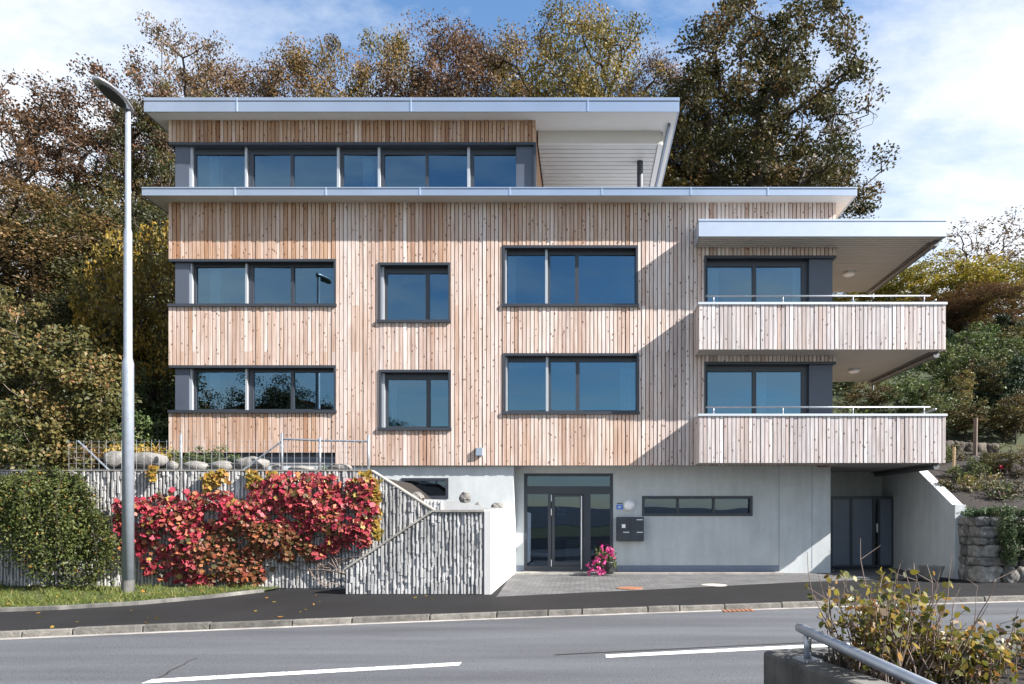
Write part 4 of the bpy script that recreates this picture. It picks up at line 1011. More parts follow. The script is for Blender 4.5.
# stone wall to the right
yS, xS = 15.75, 9.04
t = thing('stone_wall', 'rough natural stone retaining wall at the right of the store', 'wall', (xS,yS,0))
m_ = MB(); m_.box(xS+.1, 16, yS+.12, yS+.55, -.05, 1.55); m_.box(xS+.1, xS+.5, yS+.5, 16.75, -.05, 1.55); m_.build('core', M['oldconc'], t)
m_ = MB(); rr = random.Random(77)
z = -.05; rows = (.42,.2,.28,.18,.26,.22)
for ri, rh in enumerate(rows):
    x = xS
    while x < 13.2:
        w = rr.uniform(.2,.62)*(1.1 if ri == 0 else 1); sub = rr.random() < .3 and rh > .24
        for q in ((0,.5),(.5,.5)) if sub else ((0,1),):
            m_.rock((x+w/2+rr.uniform(-.02,.02), yS+.16+rr.uniform(-.03,.02), z+rh*(q[0]+q[1]/2)), (w*rr.uniform(.93,1.03), .42+(.1 if ri == 0 else 0), rh*q[1]*rr.uniform(.94,1.04)), rr.randint(0,9999), .12, 4, 9.0, (rr.random()**1.3,0))
        x += w*.985
    y = yS+.12
    while y < 16.6:
        w = rr.uniform(.2,.45); m_.rock((xS+.16, y+w/2, z+rh/2), (.36, w*1.0, rh*1.0), rr.randint(0,9999), .12, 4, 9.0, (rr.random()*.7,0)); y += w*.985
    z += rh
m_.build('stonework', M['stone'], t, smooth=True)

# ------------------------------------------------------------------ foreground trough, rail
U = Vector((.29,-.957,0)); N_ = Vector((.957,.29,0)); K0 = Vector((1.18,4.55,0)); zw = .65
def TP(a_, b_, z): q = K0+U*a_+N_*b_; return (q.x,q.y,z)
t = thing('concrete_trough', 'mossy concrete planting trough with rounded corner at the bottom right of the view', 'planter', TP(0,0,-.1))
def wall_seg(mb, a0, a1, b0, b1, z0, z1): mb.hexa([TP(a1,b0,z0),TP(a1,b1,z0),TP(a0,b1,z0),TP(a0,b0,z0),TP(a1,b0,z1),TP(a1,b1,z1),TP(a0,b1,z1),TP(a0,b0,z1)])
m_ = MB(); wall_seg(m_, 0, 3.4, 0, .2, -.12, zw); wall_seg(m_, 0, .2, .202, 3.2, -.12, zw); wall_seg(m_, .2, 3.4, 3.0, 3.2, -.12, zw-.002); m_.build('trough_wall', M['oldconc'], t, bevel=.025)
m_ = MB(); wall_seg(m_, .2, 3.4, .2, 3.0, zw-.2, zw-.1); m_.build('soil', M['soil'], t)
t = thing('handrail', 'galvanised tube handrail sloping along the concrete trough', 'handrail', TP(.3,.1,zw))
m_ = MB(); h0 = .84; p0 = Vector(TP(.27,.1,h0)); p1 = Vector(TP(2.6,-.12,h0-.17)); dirv = (p1-p0).normalized()
m_.tube([p0-dirv*.012, p0, p0+dirv*.05, p1], [.018,.029,.031,.031], 14); m_.build('rail', M['zinc'], t, smooth=True)
for a_ in (.36, 1.9):
    m_ = MB(); m_.tube([TP(a_,.1,zw+.012),TP(a_,.1,h0-.03-(a_-.3)*.05)], .024, 12); m_.build('post', M['zinc'], t, smooth=True)
    m_ = MB(); wall_seg(m_, a_-.065, a_+.065, .035, .165, zw, zw+.012); m_.build('foot_plate', M['zinc'], t)
rng = np.random.default_rng(21); rr = random.Random(4)
t = thing('foreground_shrub', 'straggly shrub with yellow green leaves growing in the concrete trough', 'shrub', TP(.7,.9,.5))
tw = MB(); LC = []
for i in range(250):
    b_ = .8+1.9*rr.random()**1.7 if i > 165 else rr.uniform(.25,1.0); a_ = rr.uniform(.25,.95); p = Vector(TP(a_,b_,.5))
    hmax = .17+(.42*math.exp(-((b_-.38)/.36)**2)+.13*math.exp(-((b_-1.5)/.5)**2))*rr.uniform(.55,1.05); bare = rr.random() < .12
    if bare: hmax += .2
    lean = Vector((rr.gauss(0,.22), rr.gauss(0,.2), 1)).normalized(); pts = [p]; q = p.copy(); n_ = 7
    for k in range(n_):
        lean = (lean+Vector((rr.gauss(0,.18), rr.gauss(0,.18), .05))).normalized(); q = q+lean*hmax/n_*1.25; pts.append(q.copy())
        if k > 1 and not bare:
            for _ in range(rr.randint(1,3)): LC.append(q+Vector((rr.gauss(0,.028),rr.gauss(0,.028),rr.gauss(0,.02))))
        if rr.random() < .3:
            s2 = q+Vector((rr.gauss(0,.06),rr.gauss(0,.06),rr.uniform(.0,.09))); tw.tube([q,s2],[.0022,.0012],4,False)
            if not bare: LC += [s2, s2+Vector((rr.gauss(0,.02),rr.gauss(0,.02),.01))]
    tw.tube(pts, [.006-.0042*k/n_ for k in range(n_+1)], 5, False)
tw.build('stem', M['twig'], t)
C = np.array([tuple(p) for p in LC]); Nn = rng.normal(size=(len(C),3)) + np.array((.5,-.5,.7))
Vv, k = shaped(C, .047, Nn, OVATE, rng, .3, .2); mesh_np('foliage', Vv, k, rng.uniform(size=len(C)), L['fore'], t)

# ------------------------------------------------------------------ creepers and garden plants on the left
rng = np.random.default_rng(31)
poly = [(106,548),(116,522),(110,500),(150,497),(165,488),(205,493),(240,490),(262,478),(285,473),(330,474),(345,478),(376,476),(381,500),(378,530),(370,548),(345,548),(330,558),(300,560),(275,566),(262,586),(225,588),(170,584),(135,572)]
cand = []
while len(cand) < 4300:
    x, y = rng.uniform(104,384), rng.uniform(470,590)
    if in_poly(x, y, poly):
        e = min(math.hypot(x-p[0],y-p[1]) for p in poly)
        hole_ = math.sin(x*.09+1.7)*math.sin(y*.13+.4)+.35*math.sin(x*.23)
        rag = e/26 + .55*math.sin(x*.31+y*.17)*math.sin(y*.27-x*.08)
        if rng.uniform() > .25 + rag: continue
        if hole_ < -.62 and rng.uniform() < .85: continue
        if x < 172 and y > 528 and rng.uniform() < .6: continue
        cand.append((x, y, min(1, e/22)))
CC = np.array(cand)
bul = .05 + .27*CC[:,2]*(.6+.4*np.sin(CC[:,0]*.07)*np.cos(CC[:,1]*.09)); dep = y2 - .06 - bul*rng.uniform(.45,1.0,len(CC))
P3 = np.stack([(CC[:,0]-VX)*dep/F, dep, EYE+(VY-CC[:,1])*dep/F],1); P3[:,2] = np.maximum(P3[:,2], .1)
Nn = rng.normal(size=P3.shape)*.55 + np.array((.25,-1,.45))
t = thing('creeper', 'broad red Virginia creeper covering the middle of the ribbed retaining wall', 'climbing plant', (PX(250,y2),y2-.1,0))
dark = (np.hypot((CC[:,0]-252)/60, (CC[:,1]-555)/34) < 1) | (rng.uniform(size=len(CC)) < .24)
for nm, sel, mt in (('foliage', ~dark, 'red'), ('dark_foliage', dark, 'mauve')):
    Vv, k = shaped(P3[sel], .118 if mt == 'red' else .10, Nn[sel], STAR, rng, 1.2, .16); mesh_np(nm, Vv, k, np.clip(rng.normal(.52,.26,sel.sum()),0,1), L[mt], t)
st_ = MB(); rr = random.Random(6)
for i in range(60):
    x, y = rr.uniform(140,375), rr.uniform(500,570)
    if rr.random() < .4: x, y = rr.uniform(275,372), rr.uniform(545,572)
    pts = []
    for k in range(6): pts.append((PX(x,y2-.07), y2-.06-.03*rr.random(), max(.06,PZ(y,y2-.07)))); x += rr.gauss(8,6); y += rr.gauss(2,5)
    if x < 386: st_.tube(pts, .009, 4, False)
st_.build('stem', M['twig'], t)
for lab, blobs in (('yellow creeper strand hanging over the wall top just right of the lamp post', ((152,466,481),(207,473,492),(216,470,486),(222,470,483))), ('yellow creeper strand hanging over the wall above the middle of the red creeper', ((252,471,487),(258,476,493),(249,470,478),(272,472,490))),
                   ('short yellow creeper strand on the wall top near the second fence post', ((284,475,482),(290,478,486))), ('orange yellow creeper strand at the upper right corner of the wall', ((366,470,484),(371,478,505),(376,480,540)))):
    C = []
    for x, ya, yb in blobs:
        for _ in range(int((yb-ya)*2.6)): d = y2-.08-.05*rng.uniform(); yy = rng.uniform(ya,yb); C.append((PX(x+rng.normal()*2.4,d), d, PZ(yy,d)))
    C = np.array(C); o = thing('creeper', lab, 'climbing plant', tuple(C[0]), 'yellow creeper strands')
    Vv, k = shaped(C, .10, rng.normal(size=C.shape)*.4+np.array((.2,-1,.4)), STAR, rng, 1.2, .15); mesh_np('foliage', Vv, k, rng.uniform(size=len(C)), L['tendril'], o)

def mound(name, label, cat, lobes, n, size, mat, nb=(0,-.2,.5), asp=.5, stems=16, base=None, seed=0, shell=3.2, group=None, ncl=None, cr=.1, floor=None):
    """lobes in world coordinates (x,y,z,rx,ry,rz)"""
    rng = np.random.default_rng(seed); base = base or (lobes[0][0], lobes[0][1], lobes[0][2]-lobes[0][5])
    t = thing(name, label, cat, base, group); ncl = ncl or max(20, n//40)
    C = sample_lobes(lobes, ncl, rng, shell); C[:,2] = np.maximum(C[:,2], (base[2]+.03) if floor is None else floor)
    P, par, cnt = skeleton(C, [tuple(base), (base[0], base[1], base[2]+.1)], .1, rng); limbs(P, par, cnt, .05, .004, 4).build('stem', M['twig'], t)
    V, rnd = crown_leaves(C, n/ncl, cr, size, rng, .8, nb, asp); 
    mesh_np('foliage', V, 4, rnd, L[mat], t); return t
y = 13.75
rr = random.Random(51); rng = np.random.default_rng(51)
t = thing('overhanging_shrub', 'dense small leaved green shrub cascading over the wall left of the lamp post', 'shrub', (PX(50,14.3),14.3,2.3))
sm = MB(); LC = []
for i in range(560):
    px = rr.choice((rr.uniform(-20,35), rr.uniform(30,98), rr.uniform(45,90))); q = Vector((PX(px,14.2), rr.uniform(13.95,14.4), rr.uniform(2.15,2.42)))
    v = Vector((rr.gauss(.12,.6), -rr.uniform(.25,1.0), rr.uniform(.0,.55))); ln = rr.uniform(.8,3.1) if px > 28 else rr.uniform(.5,1.7); st_ = 15; pts = [q.copy()]
    for k in range(st_):
        q = q + v.normalized()*ln/st_; v = v*.9 + Vector((rr.gauss(0,.06), .02 if q.y < 13.35 else 0, -.19))
        q.y = max(12.95+.5*abs(q.x-PX(62,13.5))*.5, q.y); q.z = max(.12, q.z); pts.append(q.copy())
        for _ in range(5): LC.append((q.x+rr.gauss(0,.05), q.y+rr.gauss(0,.05), max(.08,q.z+rr.gauss(0,.045))))
    if i % 6 == 0: sm.tube(pts, .003, 4, False)
sm.build('stem', M['bark'], t)
Cb = sample_lobes([(PX(62,13.8),13.95,1.75,.9,.45,.62),(PX(85,13.7),13.75,1.15,.6,.42,.62),(PX(66,13.6),13.7,.7,.8,.45,.55),(PX(15,13.8),13.95,1.75,.7,.3,.5)], 330, rng, 3.5)
Cb = np.repeat(Cb, 30, axis=0) + rng.normal(size=(9900,3))*.075; Cb[:,2] = np.maximum(Cb[:,2], .1)
C = np.vstack([np.array(LC), Cb])
wob = 7*np.sin(C[:,0]*9+C[:,2]*5)+6*np.sin(C[:,2]*11-C[:,0]*4); qx = VX+C[:,0]*F/C[:,1]+rng.normal(size=len(C))*5+wob; qy = VY-(C[:,2]-EYE)*F/C[:,1]+rng.normal(size=len(C))*4+wob*.6      # outline of the plant: a mound leaning down to the right, open at lower left
C = C[(qx < 80+(qy-478)*.6) & (qy > 474+np.maximum(0,52-qx)*.10) & ((qy < 545) | (qx > (qy-545)*.9-4))];  mesh_np('foliage', quads(C, .06, (.25,-.45,.5), .5, rng), 4, np.clip(rng.normal(.45,.24,len(C)),0,1), L['coto'], t)
mound('leafy_shrub', 'tall loose shrub of mixed green and brown leaves above the wall at the left edge', 'shrub',
      [(-11.9,15.6,4.4,1.15,.9,1.5),(-13.2,15.4,5.2,1.3,1.0,1.4),(-11.3,15.5,3.2,.85,.8,.9),(-12.8,15.4,3.3,1.2,.9,1.0),(-12.2,14.75,2.75,1.1,.35,.45),(-11.2,14.8,2.7,.6,.35,.4),(-10.9,15.6,4.0,.5,.6,.8)], 14500, .10, 'mixed', (.3,-.3,.5), .6, base=(-12.2,15.7,2.35), seed=52, ncl=170, cr=.2)
mound('low_hedge', 'low dark green hedge along the house wall behind the fence', 'hedge', [(PX(x,16.2),16.2,2.78,.42,.4,.40) for x in (160,176,192,208,222)], 3600, .06, 'green', base=(PX(190,16.2),16.2,2.36), seed=53, cr=.08, ncl=110)
mound('garden_plant', 'golden yellow garden plant between the lamp post and the house corner', 'plant', [(PX(143,15.2),15.2,2.85,.3,.3,.26),(PX(158,15.2),15.2,2.88,.2,.2,.22)], 1100, .07, 'tendril', base=(PX(147,15.2),15.2,2.36), seed=54)
mound('garden_plant', 'golden yellow garden plant left of the lamp post', 'plant', [(PX(110,15.2),15.2,2.8,.36,.3,.24)], 900, .07, 'tendril', base=(PX(110,15.2),15.2,2.36), seed=55)
mound('garden_plant', 'withered brown garden plant behind the fence brace at the left', 'plant', [(PX(90,15.0),15.0,2.75,.42,.3,.34)], 1300, .06, 'brown', base=(PX(90,15),15,2.36), seed=56)
mound('garden_plant', 'small dark green plant by the grey plinth near the corner fence post', 'plant', [(PX(328,16),16,2.52,.28,.2,.18)], 500, .06, 'green', base=(PX(328,16),16,2.36), seed=57)
mound('garden_shrub', 'dark green rounded shrub filling the gap left of the house corner', 'shrub', [(PX(132,17.5),18.0,3.3,1.0,.8,1.0),(PX(150,17.5),18.3,2.9,.6,.6,.6)], 3500, .09, 'green', base=(PX(135,17.5),18,2.4), seed=58, cr=.16)

# ------------------------------------------------------------------ trees
full = [(0,0,.62,.95,.95,.36),(.35,.1,.48,.6,.6,.22),(-.4,-.1,.52,.55,.6,.24),(.05,-.3,.80,.55,.55,.17)]
proto_tree('oak', 'oak_tree', 101, 19, 12.5, .42, [(0,0,.6,.8,.85,.30),(.42,.05,.50,.52,.5,.2),(-.5,0,.56,.45,.5,.22),(-.1,.1,.84,.5,.5,.15),(.35,0,.74,.42,.45,.17),(-.45,-.1,.34,.5,.5,.14),(.3,.2,.3,.5,.5,.12)], 330, 150, .38, .165, 'oak', .62, .13)
proto_tree('gold', 'beech_tree', 102, 15, 9, .3, full, 210, 230, .48, .125, 'gold', .7)
proto_tree('brown', 'beech_tree', 103, 15, 8, .26, [(0,0,.6,.85,.85,.36),(.3,.1,.42,.6,.6,.22),(-.3,0,.8,.45,.5,.18)], 190, 210, .44, .12, 'brown', .75)
proto_tree('sparse', 'oak_tree', 104, 16, 9, .22, [(0,0,.62,.9,.9,.34),(.4,0,.78,.4,.4,.18),(-.4,0,.7,.45,.4,.2)], 200, 86, .32, .13, 'brown', .72, .16)
proto_tree('olive', 'maple_tree', 105, 12, 8, .24, full, 180, 170, .46, .145, 'olive', .65)
proto_tree('yellow', 'hazel_bush', 106, 6.5, 7, .14, [(0,0,.55,.9,.9,.42),(.45,.1,.45,.5,.5,.3),(-.45,0,.5,.5,.5,.34)], 300, 56, .26, .14, 'yellow', .4)
proto_tree('bare', 'bare_tree', 107, 7, 7, .13, [(0,0,.65,.9,.9,.34),(.4,0,.5,.5,.5,.25),(-.4,0,.5,.5,.5,.25)], 260, 12, .2, .13, 'brown', .55, .1)
proto_tree('shrub', 'green_shrub', 108, 2.6, 2.8, .05, [(0,0,.5,.9,.9,.45),(.4,0,.4,.5,.5,.3)], 95, 48, .15, .1, 'green', .3, part='foliage')
proto_tree('oshrub', 'olive_shrub', 109, 2.6, 2.8, .05, [(0,0,.5,.9,.9,.45),(-.4,.2,.45,.5,.5,.35)], 90, 42, .15, .1, 'mixed', .3, part='foliage')
proto_tree('conifer', 'young_conifer', 110, 4, 2.2, .06, [(0,0,.18,.9,.9,.14),(0,0,.42,.62,.62,.16),(0,0,.66,.38,.38,.16),(0,0,.87,.15,.15,.1)], 150, 55, .13, .1, 'conifer', .93, part='foliage')

proto_tree('sapling', 'young_tree', 111, 3.4, 1.6, .035, [(0,0,.62,.9,.9,.34),(.2,0,.4,.7,.7,.2)], 60, 34, .13, .09, 'mixed', .85)
proto_tree('yellowsap', 'young_tree', 112, 3.4, 1.6, .035, [(0,0,.6,.9,.9,.34),(-.2,0,.4,.7,.7,.2)], 55, 34, .13, .09, 'hazel', .85)
fg = 'trees on the hillside'
for row in (
 ('sparse',12,32,82,150,'thin brown leaved tree against the sky at the left edge',0.3),
 ('sparse',78,36,100,170,'thin brown leaved tree behind the head of the street lamp',1.7),
 ('sparse',138,34,72,150,'thin brown leaved tree between the lamp head and the roof corner',2.9),
 ('sparse',192,40,37,120,'tallest thin brown tree above the left end of the top roof',4.1),
 ('brown',232,44,72,110,'short brown tree crown just above the roof, left of the joint in the fascia',0),
 ('brown',30,26,195,190,'broad rusty brown tree at the left edge above the leafy shrub',1),
 ('olive',118,27,195,150,'dark olive tree right behind the lamp pole',2),
 ('yellow',152,22,228,120,'yellow green tree touching the left side of the house',.5),
 ('olive',60,30,205,170,'olive brown tree deep in the left wood',3),
 ('oak',168,34,92,120,'dark tree hidden beside the left end of the roofs',4),
 ('olive',20,22,300,150,'shaded green tree behind the tall leafy shrub',4.4),
 ('olive',110,23,290,130,'shaded green tree low in the gap beside the house',5.1),
 ('brown',285,42,62,110,'reddish brown tree crown low above the left part of the top roof',2),
 ('gold',335,40,46,120,'golden brown tree crown above the roof, third from the left roof end',1.2),
 ('gold',392,43,42,120,'olive gold tree crown above the middle left of the roof',2.2),
 ('brown',440,41,24,130,'pointed purplish brown tree above the middle of the roof',3.1),
 ('brown',487,45,62,110,'dull brown tree in the dip right of the pointed brown tree',.7),
 ('gold',540,42,26,150,'olive gold round tree above the roof, left of the big golden crown',4.0),
 ('gold',603,39,20,160,'large golden brown tree left of the tall dark oak',5.2),
 ('brown',655,43,66,100,'small brown tree between the golden crown and the tall dark oak',1.0),
 ('oak',765,37,3,215,'tall dark oak with open crown behind the right end of the top roof',0.0),
 ('olive',700,42,95,130,'olive tree under the left side of the tall oak',2.0),
 ('olive',790,44,150,130,'olive understorey tree below the tall oak',1.0),
 ('bare',985,46,222,125,'nearly bare tree with reddish twigs on the right skyline',1.0),
 ('yellow',905,41,266,95,'yellow bush tree just below the balcony roof corner',1.0),
 ('yellow',950,39,262,130,'golden yellow bush tree beside the upper balcony',2.0),
 ('yellow',1012,41,268,120,'yellow bush tree at the right edge of the view',3.0),
 ('brown',962,36,292,120,'brown leaved bushy tree below the golden one at right',2.5),
 ('yellow',850,43,285,110,'yellow bush seen between balcony roof and balcony rail',4.0),
):
    tr_ = put(row[0], row[1], row[2], row[3], row[4], row[5], 'tree', row[6], fg)
    if row[0] == 'oak' and row[1] == 765:                    # dead limbs reaching out of the right side of the crown
        rb = random.Random(31); bb = MB(); lo, sc_ = tr_.location, tr_.scale; ca, sa = math.cos(tr_.rotation_euler.z), math.sin(tr_.rotation_euler.z)
        def grow(p, v, ln, r_, lev):
            pts = [p.copy()]; q = p.copy()
            for k in range(5):
                v = (v+Vector((rb.gauss(0,.14),rb.gauss(0,.14),rb.gauss(.02,.12)))).normalized(); q = q+v*ln/5; pts.append(q.copy())
                if lev < 3 and k > 0 and rb.random() < .75: grow(q, (v+Vector((rb.gauss(.1,.5),rb.gauss(0,.4),rb.gauss(.1,.5)))).normalized(), ln*.5, r_*.55, lev+1)
            loc = []
            for w_ in pts:
                d_ = w_-lo; loc.append(((d_.x*ca+d_.y*sa)/sc_[0], (-d_.x*sa+d_.y*ca)/sc_[1], d_.z/sc_[2]))
            bb.tube(loc, [max(.012,r_*(1-.13*k))/sc_[0] for k in range(6)], 5, False)
        for px, py, vx, vz, ln in ((800,150,.9,.45,3.2),(812,175,.75,.75,2.6),(815,120,1.,.1,2.6),(805,180,1.,.25,2.4)):
            grow(Vector((PX(px,row[2]), row[2], PZ(py,row[2]))), Vector((vx,0,vz)).normalized(), ln, .06, 1)
        o_ = bb.build('bare_branch', M['bark'], None); o_.location = (0,0,0); o_.parent = tr_
for px, d, ty, w, lab, k in ((915,24,385,60,'green shrub just under the lower gutter end','shrub'),(955,27,352,70,'dark green shrub below the brown bushy tree','shrub'),(1000,28,348,80,'green shrub high on the slope at the right edge','shrub'),
  (985,25,372,55,'narrow dark conifer on the right slope','conifer'),(1018,24,366,55,'dark conifer at the right edge of the slope','conifer'),(930,30,350,60,'green shrub beside the upper balcony gutter','oshrub'),
  (870,25,388,60,'pale shrub seen between the lower balcony rail and the soffit','oshrub'),(845,27,380,50,'green shrub close to the house side above the lower rail','shrub'),(965,21.5,405,75,'loose olive shrub above the low garden wall','oshrub'),(1005,21.3,410,85,'loose leafy shrub above the garden bed at the right edge','oshrub'),
  (938,21.5,402,50,'green shrub close to the lower balcony corner','shrub'),(940,19.4,452,34,'small green bush beside the wooden stake','shrub'),(1010,18.6,452,60,'rose bush with sparse leaves in the garden bed','oshrub'),(975,31,335,90,'broad green shrub on the middle of the right slope','shrub'),(1020,32,330,80,'olive shrub on the upper right slope','oshrub'),(895,33,335,80,'shrub below the yellow bush by the balcony roof','shrub'),
  (962,23,378,30,'slender pale green sapling beside the dark post','yellowsap'),(992,24.5,365,34,'slender young tree left of the edge conifer','sapling'),(930,24,388,34,'slender sapling at the lower balcony corner','sapling'),(1016,21,398,40,'young leafy tree at the right edge above the garden wall','sapling'),
  (948,33,338,30,'small dark spruce under the golden bush tree','conifer'),(1003,34,322,34,'dark spruce just below the yellow edge tree','conifer'),(878,26,372,30,'yellowish sapling under the balcony soffit','yellowsap'),(975,26,362,40,'grey green bush in the middle of the right slope','oshrub')):
    put(k, px, d, ty-8, w*.82, lab, 'shrub' if k != 'conifer' else 'conifer', None, 'shrubs on the right slope')
for px, d, ty, w, lab, k in ((30,19.5,400,90,'shaded shrub behind the tall leafy shrub','shrub'),(105,20,378,70,'shaded shrub behind the lamp pole','shrub'),(150,21,365,60,'shaded shrub against the house corner','shrub'),(75,21,350,80,'shaded olive shrub in the dark wood','oshrub')):
    put(k, px, d, ty, w, lab, 'shrub', None, 'shrubs under the left wood')
# trees across the road behind the viewer, mirrored in the window panes
for X, Y, hh, sc, lab in ((-29,-26,13.5,1.0,'dark tree across the road mirrored in the lower left windows'),(-21,-36,12,1.0,'second dark tree across the road mirrored in the lower windows')):
    p = PROTO['olive']; r = p['root'].copy(); COL.objects.link(r)
    for c in list(p['root'].children): q = c.copy(); COL.objects.link(q); q.parent = r
    r.location = (X,Y,0); r.scale = (1.2,1.2,hh/p['h']); tag(r, lab, 'tree', 'trees across the road')
hs_ = thing('house', 'pale house with red tiled gable roof across the road, mirrored in the lower left windows', 'house', (-33,-38,0))
m_ = MB(); m_.prism([(-40,-38,-.1),(-26,-38,-.1),(-26,-38,11.6),(-33,-38,13.6),(-40,-38,11.6)], (0,-9,0)); m_.build('wall', M['housewall'], hs_)
m_ = MB(); m_.prism([(-40.7,-37.4,11.45),(-33,-37.4,13.65),(-25.3,-37.4,11.45),(-25.3,-37.4,11.75),(-33,-37.4,13.95),(-40.7,-37.4,11.75)], (0,-10.2,0)); m_.build('roof', M['rooftile'], hs_)
for X in (-38,-34.5,-31,-28):
    for Z in (5.6,8.6): m_ = MB(); m_.box(X-.5,X+.5,-38.02,-37.95,Z,Z+1.5); m_.build('window', M['anthracite'], hs_)
# undergrowth on the slopes
rng = np.random.default_rng(71); pts = []
while len(pts) < 1700:
    if rng.uniform() < .6: X, Y = rng.uniform(9.6,30), 17+rng.uniform()**1.2*26
    else: X, Y = rng.uniform(-24,-11), rng.uniform(18.5,34)
    if 9 < X < 15.3 and Y < 21.5: continue
    pts.append((X,Y,H(X,Y)+rng.uniform(.0,.35)))
for _ in range(120):
    X, Y = rng.uniform(6.8,9.4), rng.uniform(21.5,34); pts.append((X,Y,H(X,Y)+rng.uniform(0,.3)))
V, rnd = crown_leaves(np.array(pts), 26, .26, .15, rng, .9)
tag(mesh_np('undergrowth', V, 4, rnd, L['green']), 'leafy undergrowth covering the hillside between the shrubs', 'undergrowth', kind='stuff')
# garden bed on the right
gb = sheet('g', 9.24, 15.5, 15.98, 20.4, 20, 16, lambda x,y: H(x,y)+.04+.05*math.sin(x*3.1)*math.sin(y*4.3), None); struct(gb.build('garden_soil', M['soil'], smooth=True))
m_ = MB(); rr = random.Random(8); d = 20.45
x = 10.7
while x < 12.1:
    w = rr.uniform(.25,.5); m_.rock((x+w/2,d,H(x,d)+.1), (w*1.03,.3,.36), rr.randint(0,999), .14, 3, 5, (rr.random(),0)); x += w*.98
tag(m_.build('garden_wall', M['gstone'], smooth=True, base=Vector((10,d,H(10,d)))), 'low dry stone garden wall behind the soil bed', 'wall')
for px, d, ya, r_, mt, lab in ((953.5,18.6,447,.035,'stake','pale wooden stake standing in the garden bed'),(975,20.0,418,.06,'twig','dark slim post rising behind the garden bed')):
    X = PX(px,d); z0 = H(X,d); m_ = MB(); m_.tube([(X,d,z0-.1),(X+.02,d,PZ(ya,d))], r_, 8); tag(m_.build('stake', M[mt], base=Vector((X,d,z0))), lab, 'stake')
for i, (px, d, w, h, mt, lab) in enumerate(((960,18.3,.35,.22,'green','low green plant right of the wooden stake'),(968,17.4,.3,.3,'hazel','dry olive plant in the middle of the garden bed'),(990,17.6,.45,.3,'hazel','wide dry plant in the garden bed near the right edge'),
      (985,18.8,.4,.25,'green','grey green plant under the red flower'),(1012,17.2,.4,.35,'olive','dark plant at the right end of the garden bed'),(945,17.6,.2,.14,'olive','tiny sprout on bare soil near the sloping wall'),
      (975,18.1,.35,.3,'green','leafy green plant in the middle of the bed below the slim post'),(1003,17.0,.4,.3,'green','broad green plant just above the hanging juniper'),(955,19.5,.4,.3,'mixed','mottled plant at the back of the bed beside the low garden wall'),(1018,18.4,.45,.4,'mixed','mottled bushy plant at the right end of the bed'))):
    X = PX(px,d); z = H(X,d); mound('bed_plant', lab, 'plant', [(X,d,z+h*.6,w,w*.7,h)], 420, .07, mt, base=(X,d,z), seed=90+i, group='plants in the garden bed', cr=.09, ncl=24)
X, d = PX(1000,18.4), 18.4; z = H(X,d); t = thing('rose', 'single red rose bloom standing in the garden bed', 'flower', (X,d,z))
m_ = MB(); m_.tube([(X,d,z),(X+.02,d,PZ(467,d)-.03)], .008, 5); m_.build('stem', M['twig'], t)
C = np.array((X+.02,d,PZ(467,d))) + rng.normal(size=(40,3))*.02; mesh_np('bloom', quads(C,.05,(0,-.5,.5),.9,rng), 4, rng.uniform(size=40), L['rose'], t)
def cascade(px, w, lab, seed, zlow):
    X = PX(px,15.6); mound('hanging_plant', lab, 'plant', [(X,15.7,1.62,w*1.15,.35,.12),(X,15.5,1.25,w,.22,.4),(X+.03,15.48,.85,w*.85,.2,.4),(X,15.47,zlow+.15,w*.55,.15,.25)], 5200, .06, 'juniper', (.1,-.2,-.3), .3, base=(X,15.95,1.55), seed=seed, ncl=170, cr=.06, floor=.25, group='plants hanging over the stone wall')
cascade(1005, .2, 'dense green juniper hanging over the stone wall near its corner', 61, .42); cascade(1026, .24, 'dense green juniper hanging over the stone wall at the right edge', 62, .55)
mound('creeping_plant', 'flat green plant creeping along the top of the stone wall', 'plant', [(PX(x,15.95),15.95,1.63,.3,.22,.07) for x in (966,980,994,1008)], 1800, .05, 'juniper', base=(PX(985,15.95),15.95,1.55), seed=63, cr=.05)

# ------------------------------------------------------------------ light, sky, camera
S = Vector((3.3,-1.0,2.4)).normalized(); el = math.asin(S.z); az = math.atan2(S.x, S.y)
sun = bpy.data.lights.new('sun', 'SUN'); sun.energy = 5.0; sun.angle = math.radians(.5); sun.color = (1,.953,.91)
so = bpy.data.objects.new('sun', sun); COL.objects.link(so); so.rotation_euler = S.to_track_quat('Z','Y').to_euler(); so.location = (20,-5,25)
w = bpy.data.worlds.new('World'); scene.world = w; w.use_nodes = True; t = w.node_tree; n, l = t.nodes, t.links; n.clear()
sky = n.new('ShaderNodeTexSky'); sky.sky_type = 'NISHITA'; sky.sun_disc = False; sky.sun_elevation = el; sky.sun_rotation = az; sky.air_density = 1.1; sky.dust_density = .25; sky.ozone_density = 2.0
tc = n.new('ShaderNodeTexCoord'); sp = n.new('ShaderNodeSeparateXYZ'); l.new(tc.outputs['Generated'], sp.inputs[0])
zz = math_(n, l, 'ADD', math_(n, l, 'MAXIMUM', sp.outputs[2], 0.0), .22)
cx = n.new('ShaderNodeCombineXYZ'); l.new(math_(n, l, 'DIVIDE', sp.outputs[0], zz), cx.inputs[0]); l.new(math_(n, l, 'DIVIDE', sp.outputs[1], zz), cx.inputs[1])
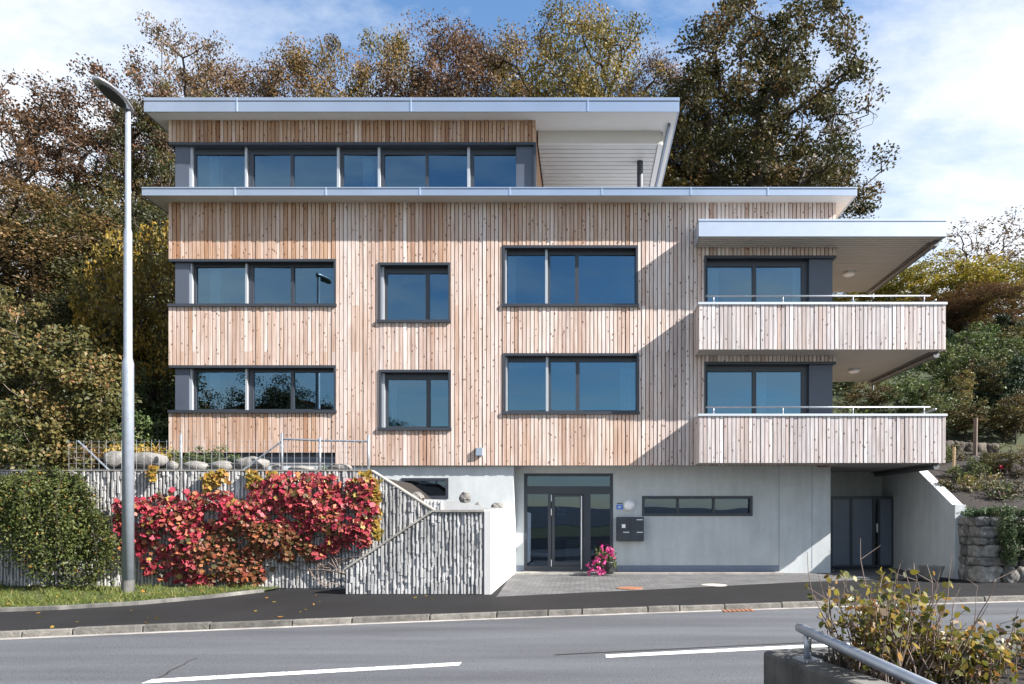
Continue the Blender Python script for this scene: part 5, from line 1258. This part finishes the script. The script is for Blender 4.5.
mp = n.new('ShaderNodeMapping'); mp.inputs['Scale'].default_value = (1.0,1.5,1); mp.inputs['Location'].default_value = (3.2,1.1,0); mp.inputs['Rotation'].default_value = (0,0,.5); l.new(cx.outputs[0], mp.inputs[0])
n1 = noise(n, l, mp.outputs[0], 1.1, 9, .62); n2 = noise(n, l, mp.outputs[0], 4.5, 6, .65)
side = math_(n, l, 'MULTIPLY', math_(n, l, 'ABSOLUTE', math_(n, l, 'SUBTRACT', sp.outputs[0], -.02)), .72)
yback = math_(n, l, 'MULTIPLY', math_(n, l, 'MINIMUM', sp.outputs[1], 0.0), .07)
low = math_(n, l, 'MULTIPLY', math_(n, l, 'SUBTRACT', .42, sp.outputs[2]), .25)
cv = math_(n, l, 'ADD', math_(n, l, 'ADD', math_(n, l, 'ADD', n1.outputs[0], math_(n, l, 'MULTIPLY', n2.outputs[0], .5)), side), math_(n, l, 'ADD', yback, low))
cr = n.new('ShaderNodeMapRange'); cr.inputs[1].default_value = .75; cr.inputs[2].default_value = 1.14; l.new(cv, cr.inputs[0])
hs = n.new('ShaderNodeHueSaturation'); hs.inputs['Saturation'].default_value = 1.12; hs.inputs['Value'].default_value = 1.28; l.new(sky.outputs[0], hs.inputs['Color'])
mix = mixc(n, l, 'MIX', math_(n, l, 'MULTIPLY', cr.outputs[0], .9), hs.outputs[0], (5.9,6.05,6.3))
bg = n.new('ShaderNodeBackground'); bg.inputs[1].default_value = .063; l.new(mix, bg.inputs[0])
wo = n.new('ShaderNodeOutputWorld'); l.new(bg.outputs[0], wo.inputs[0])
cam = bpy.data.cameras.new('camera'); co = bpy.data.objects.new('camera', cam); COL.objects.link(co)
co.location = (0,0,EYE); co.rotation_euler = (math.pi/2,0,0); cam.sensor_width = 36; cam.lens = F/1024*36
cam.shift_x = -(VX-512)/1024; cam.shift_y = (VY-342)/1024; cam.clip_end = 2000; cam.clip_start = .05
scene.camera = co
scene.view_settings.view_transform = 'Standard'; scene.view_settings.look = 'None'; scene.view_settings.exposure = 1.66; scene.view_settings.gamma = 1
scene.cycles.transparent_max_bounces = 12; scene.cycles.max_bounces = 8; scene.cycles.use_denoising = True
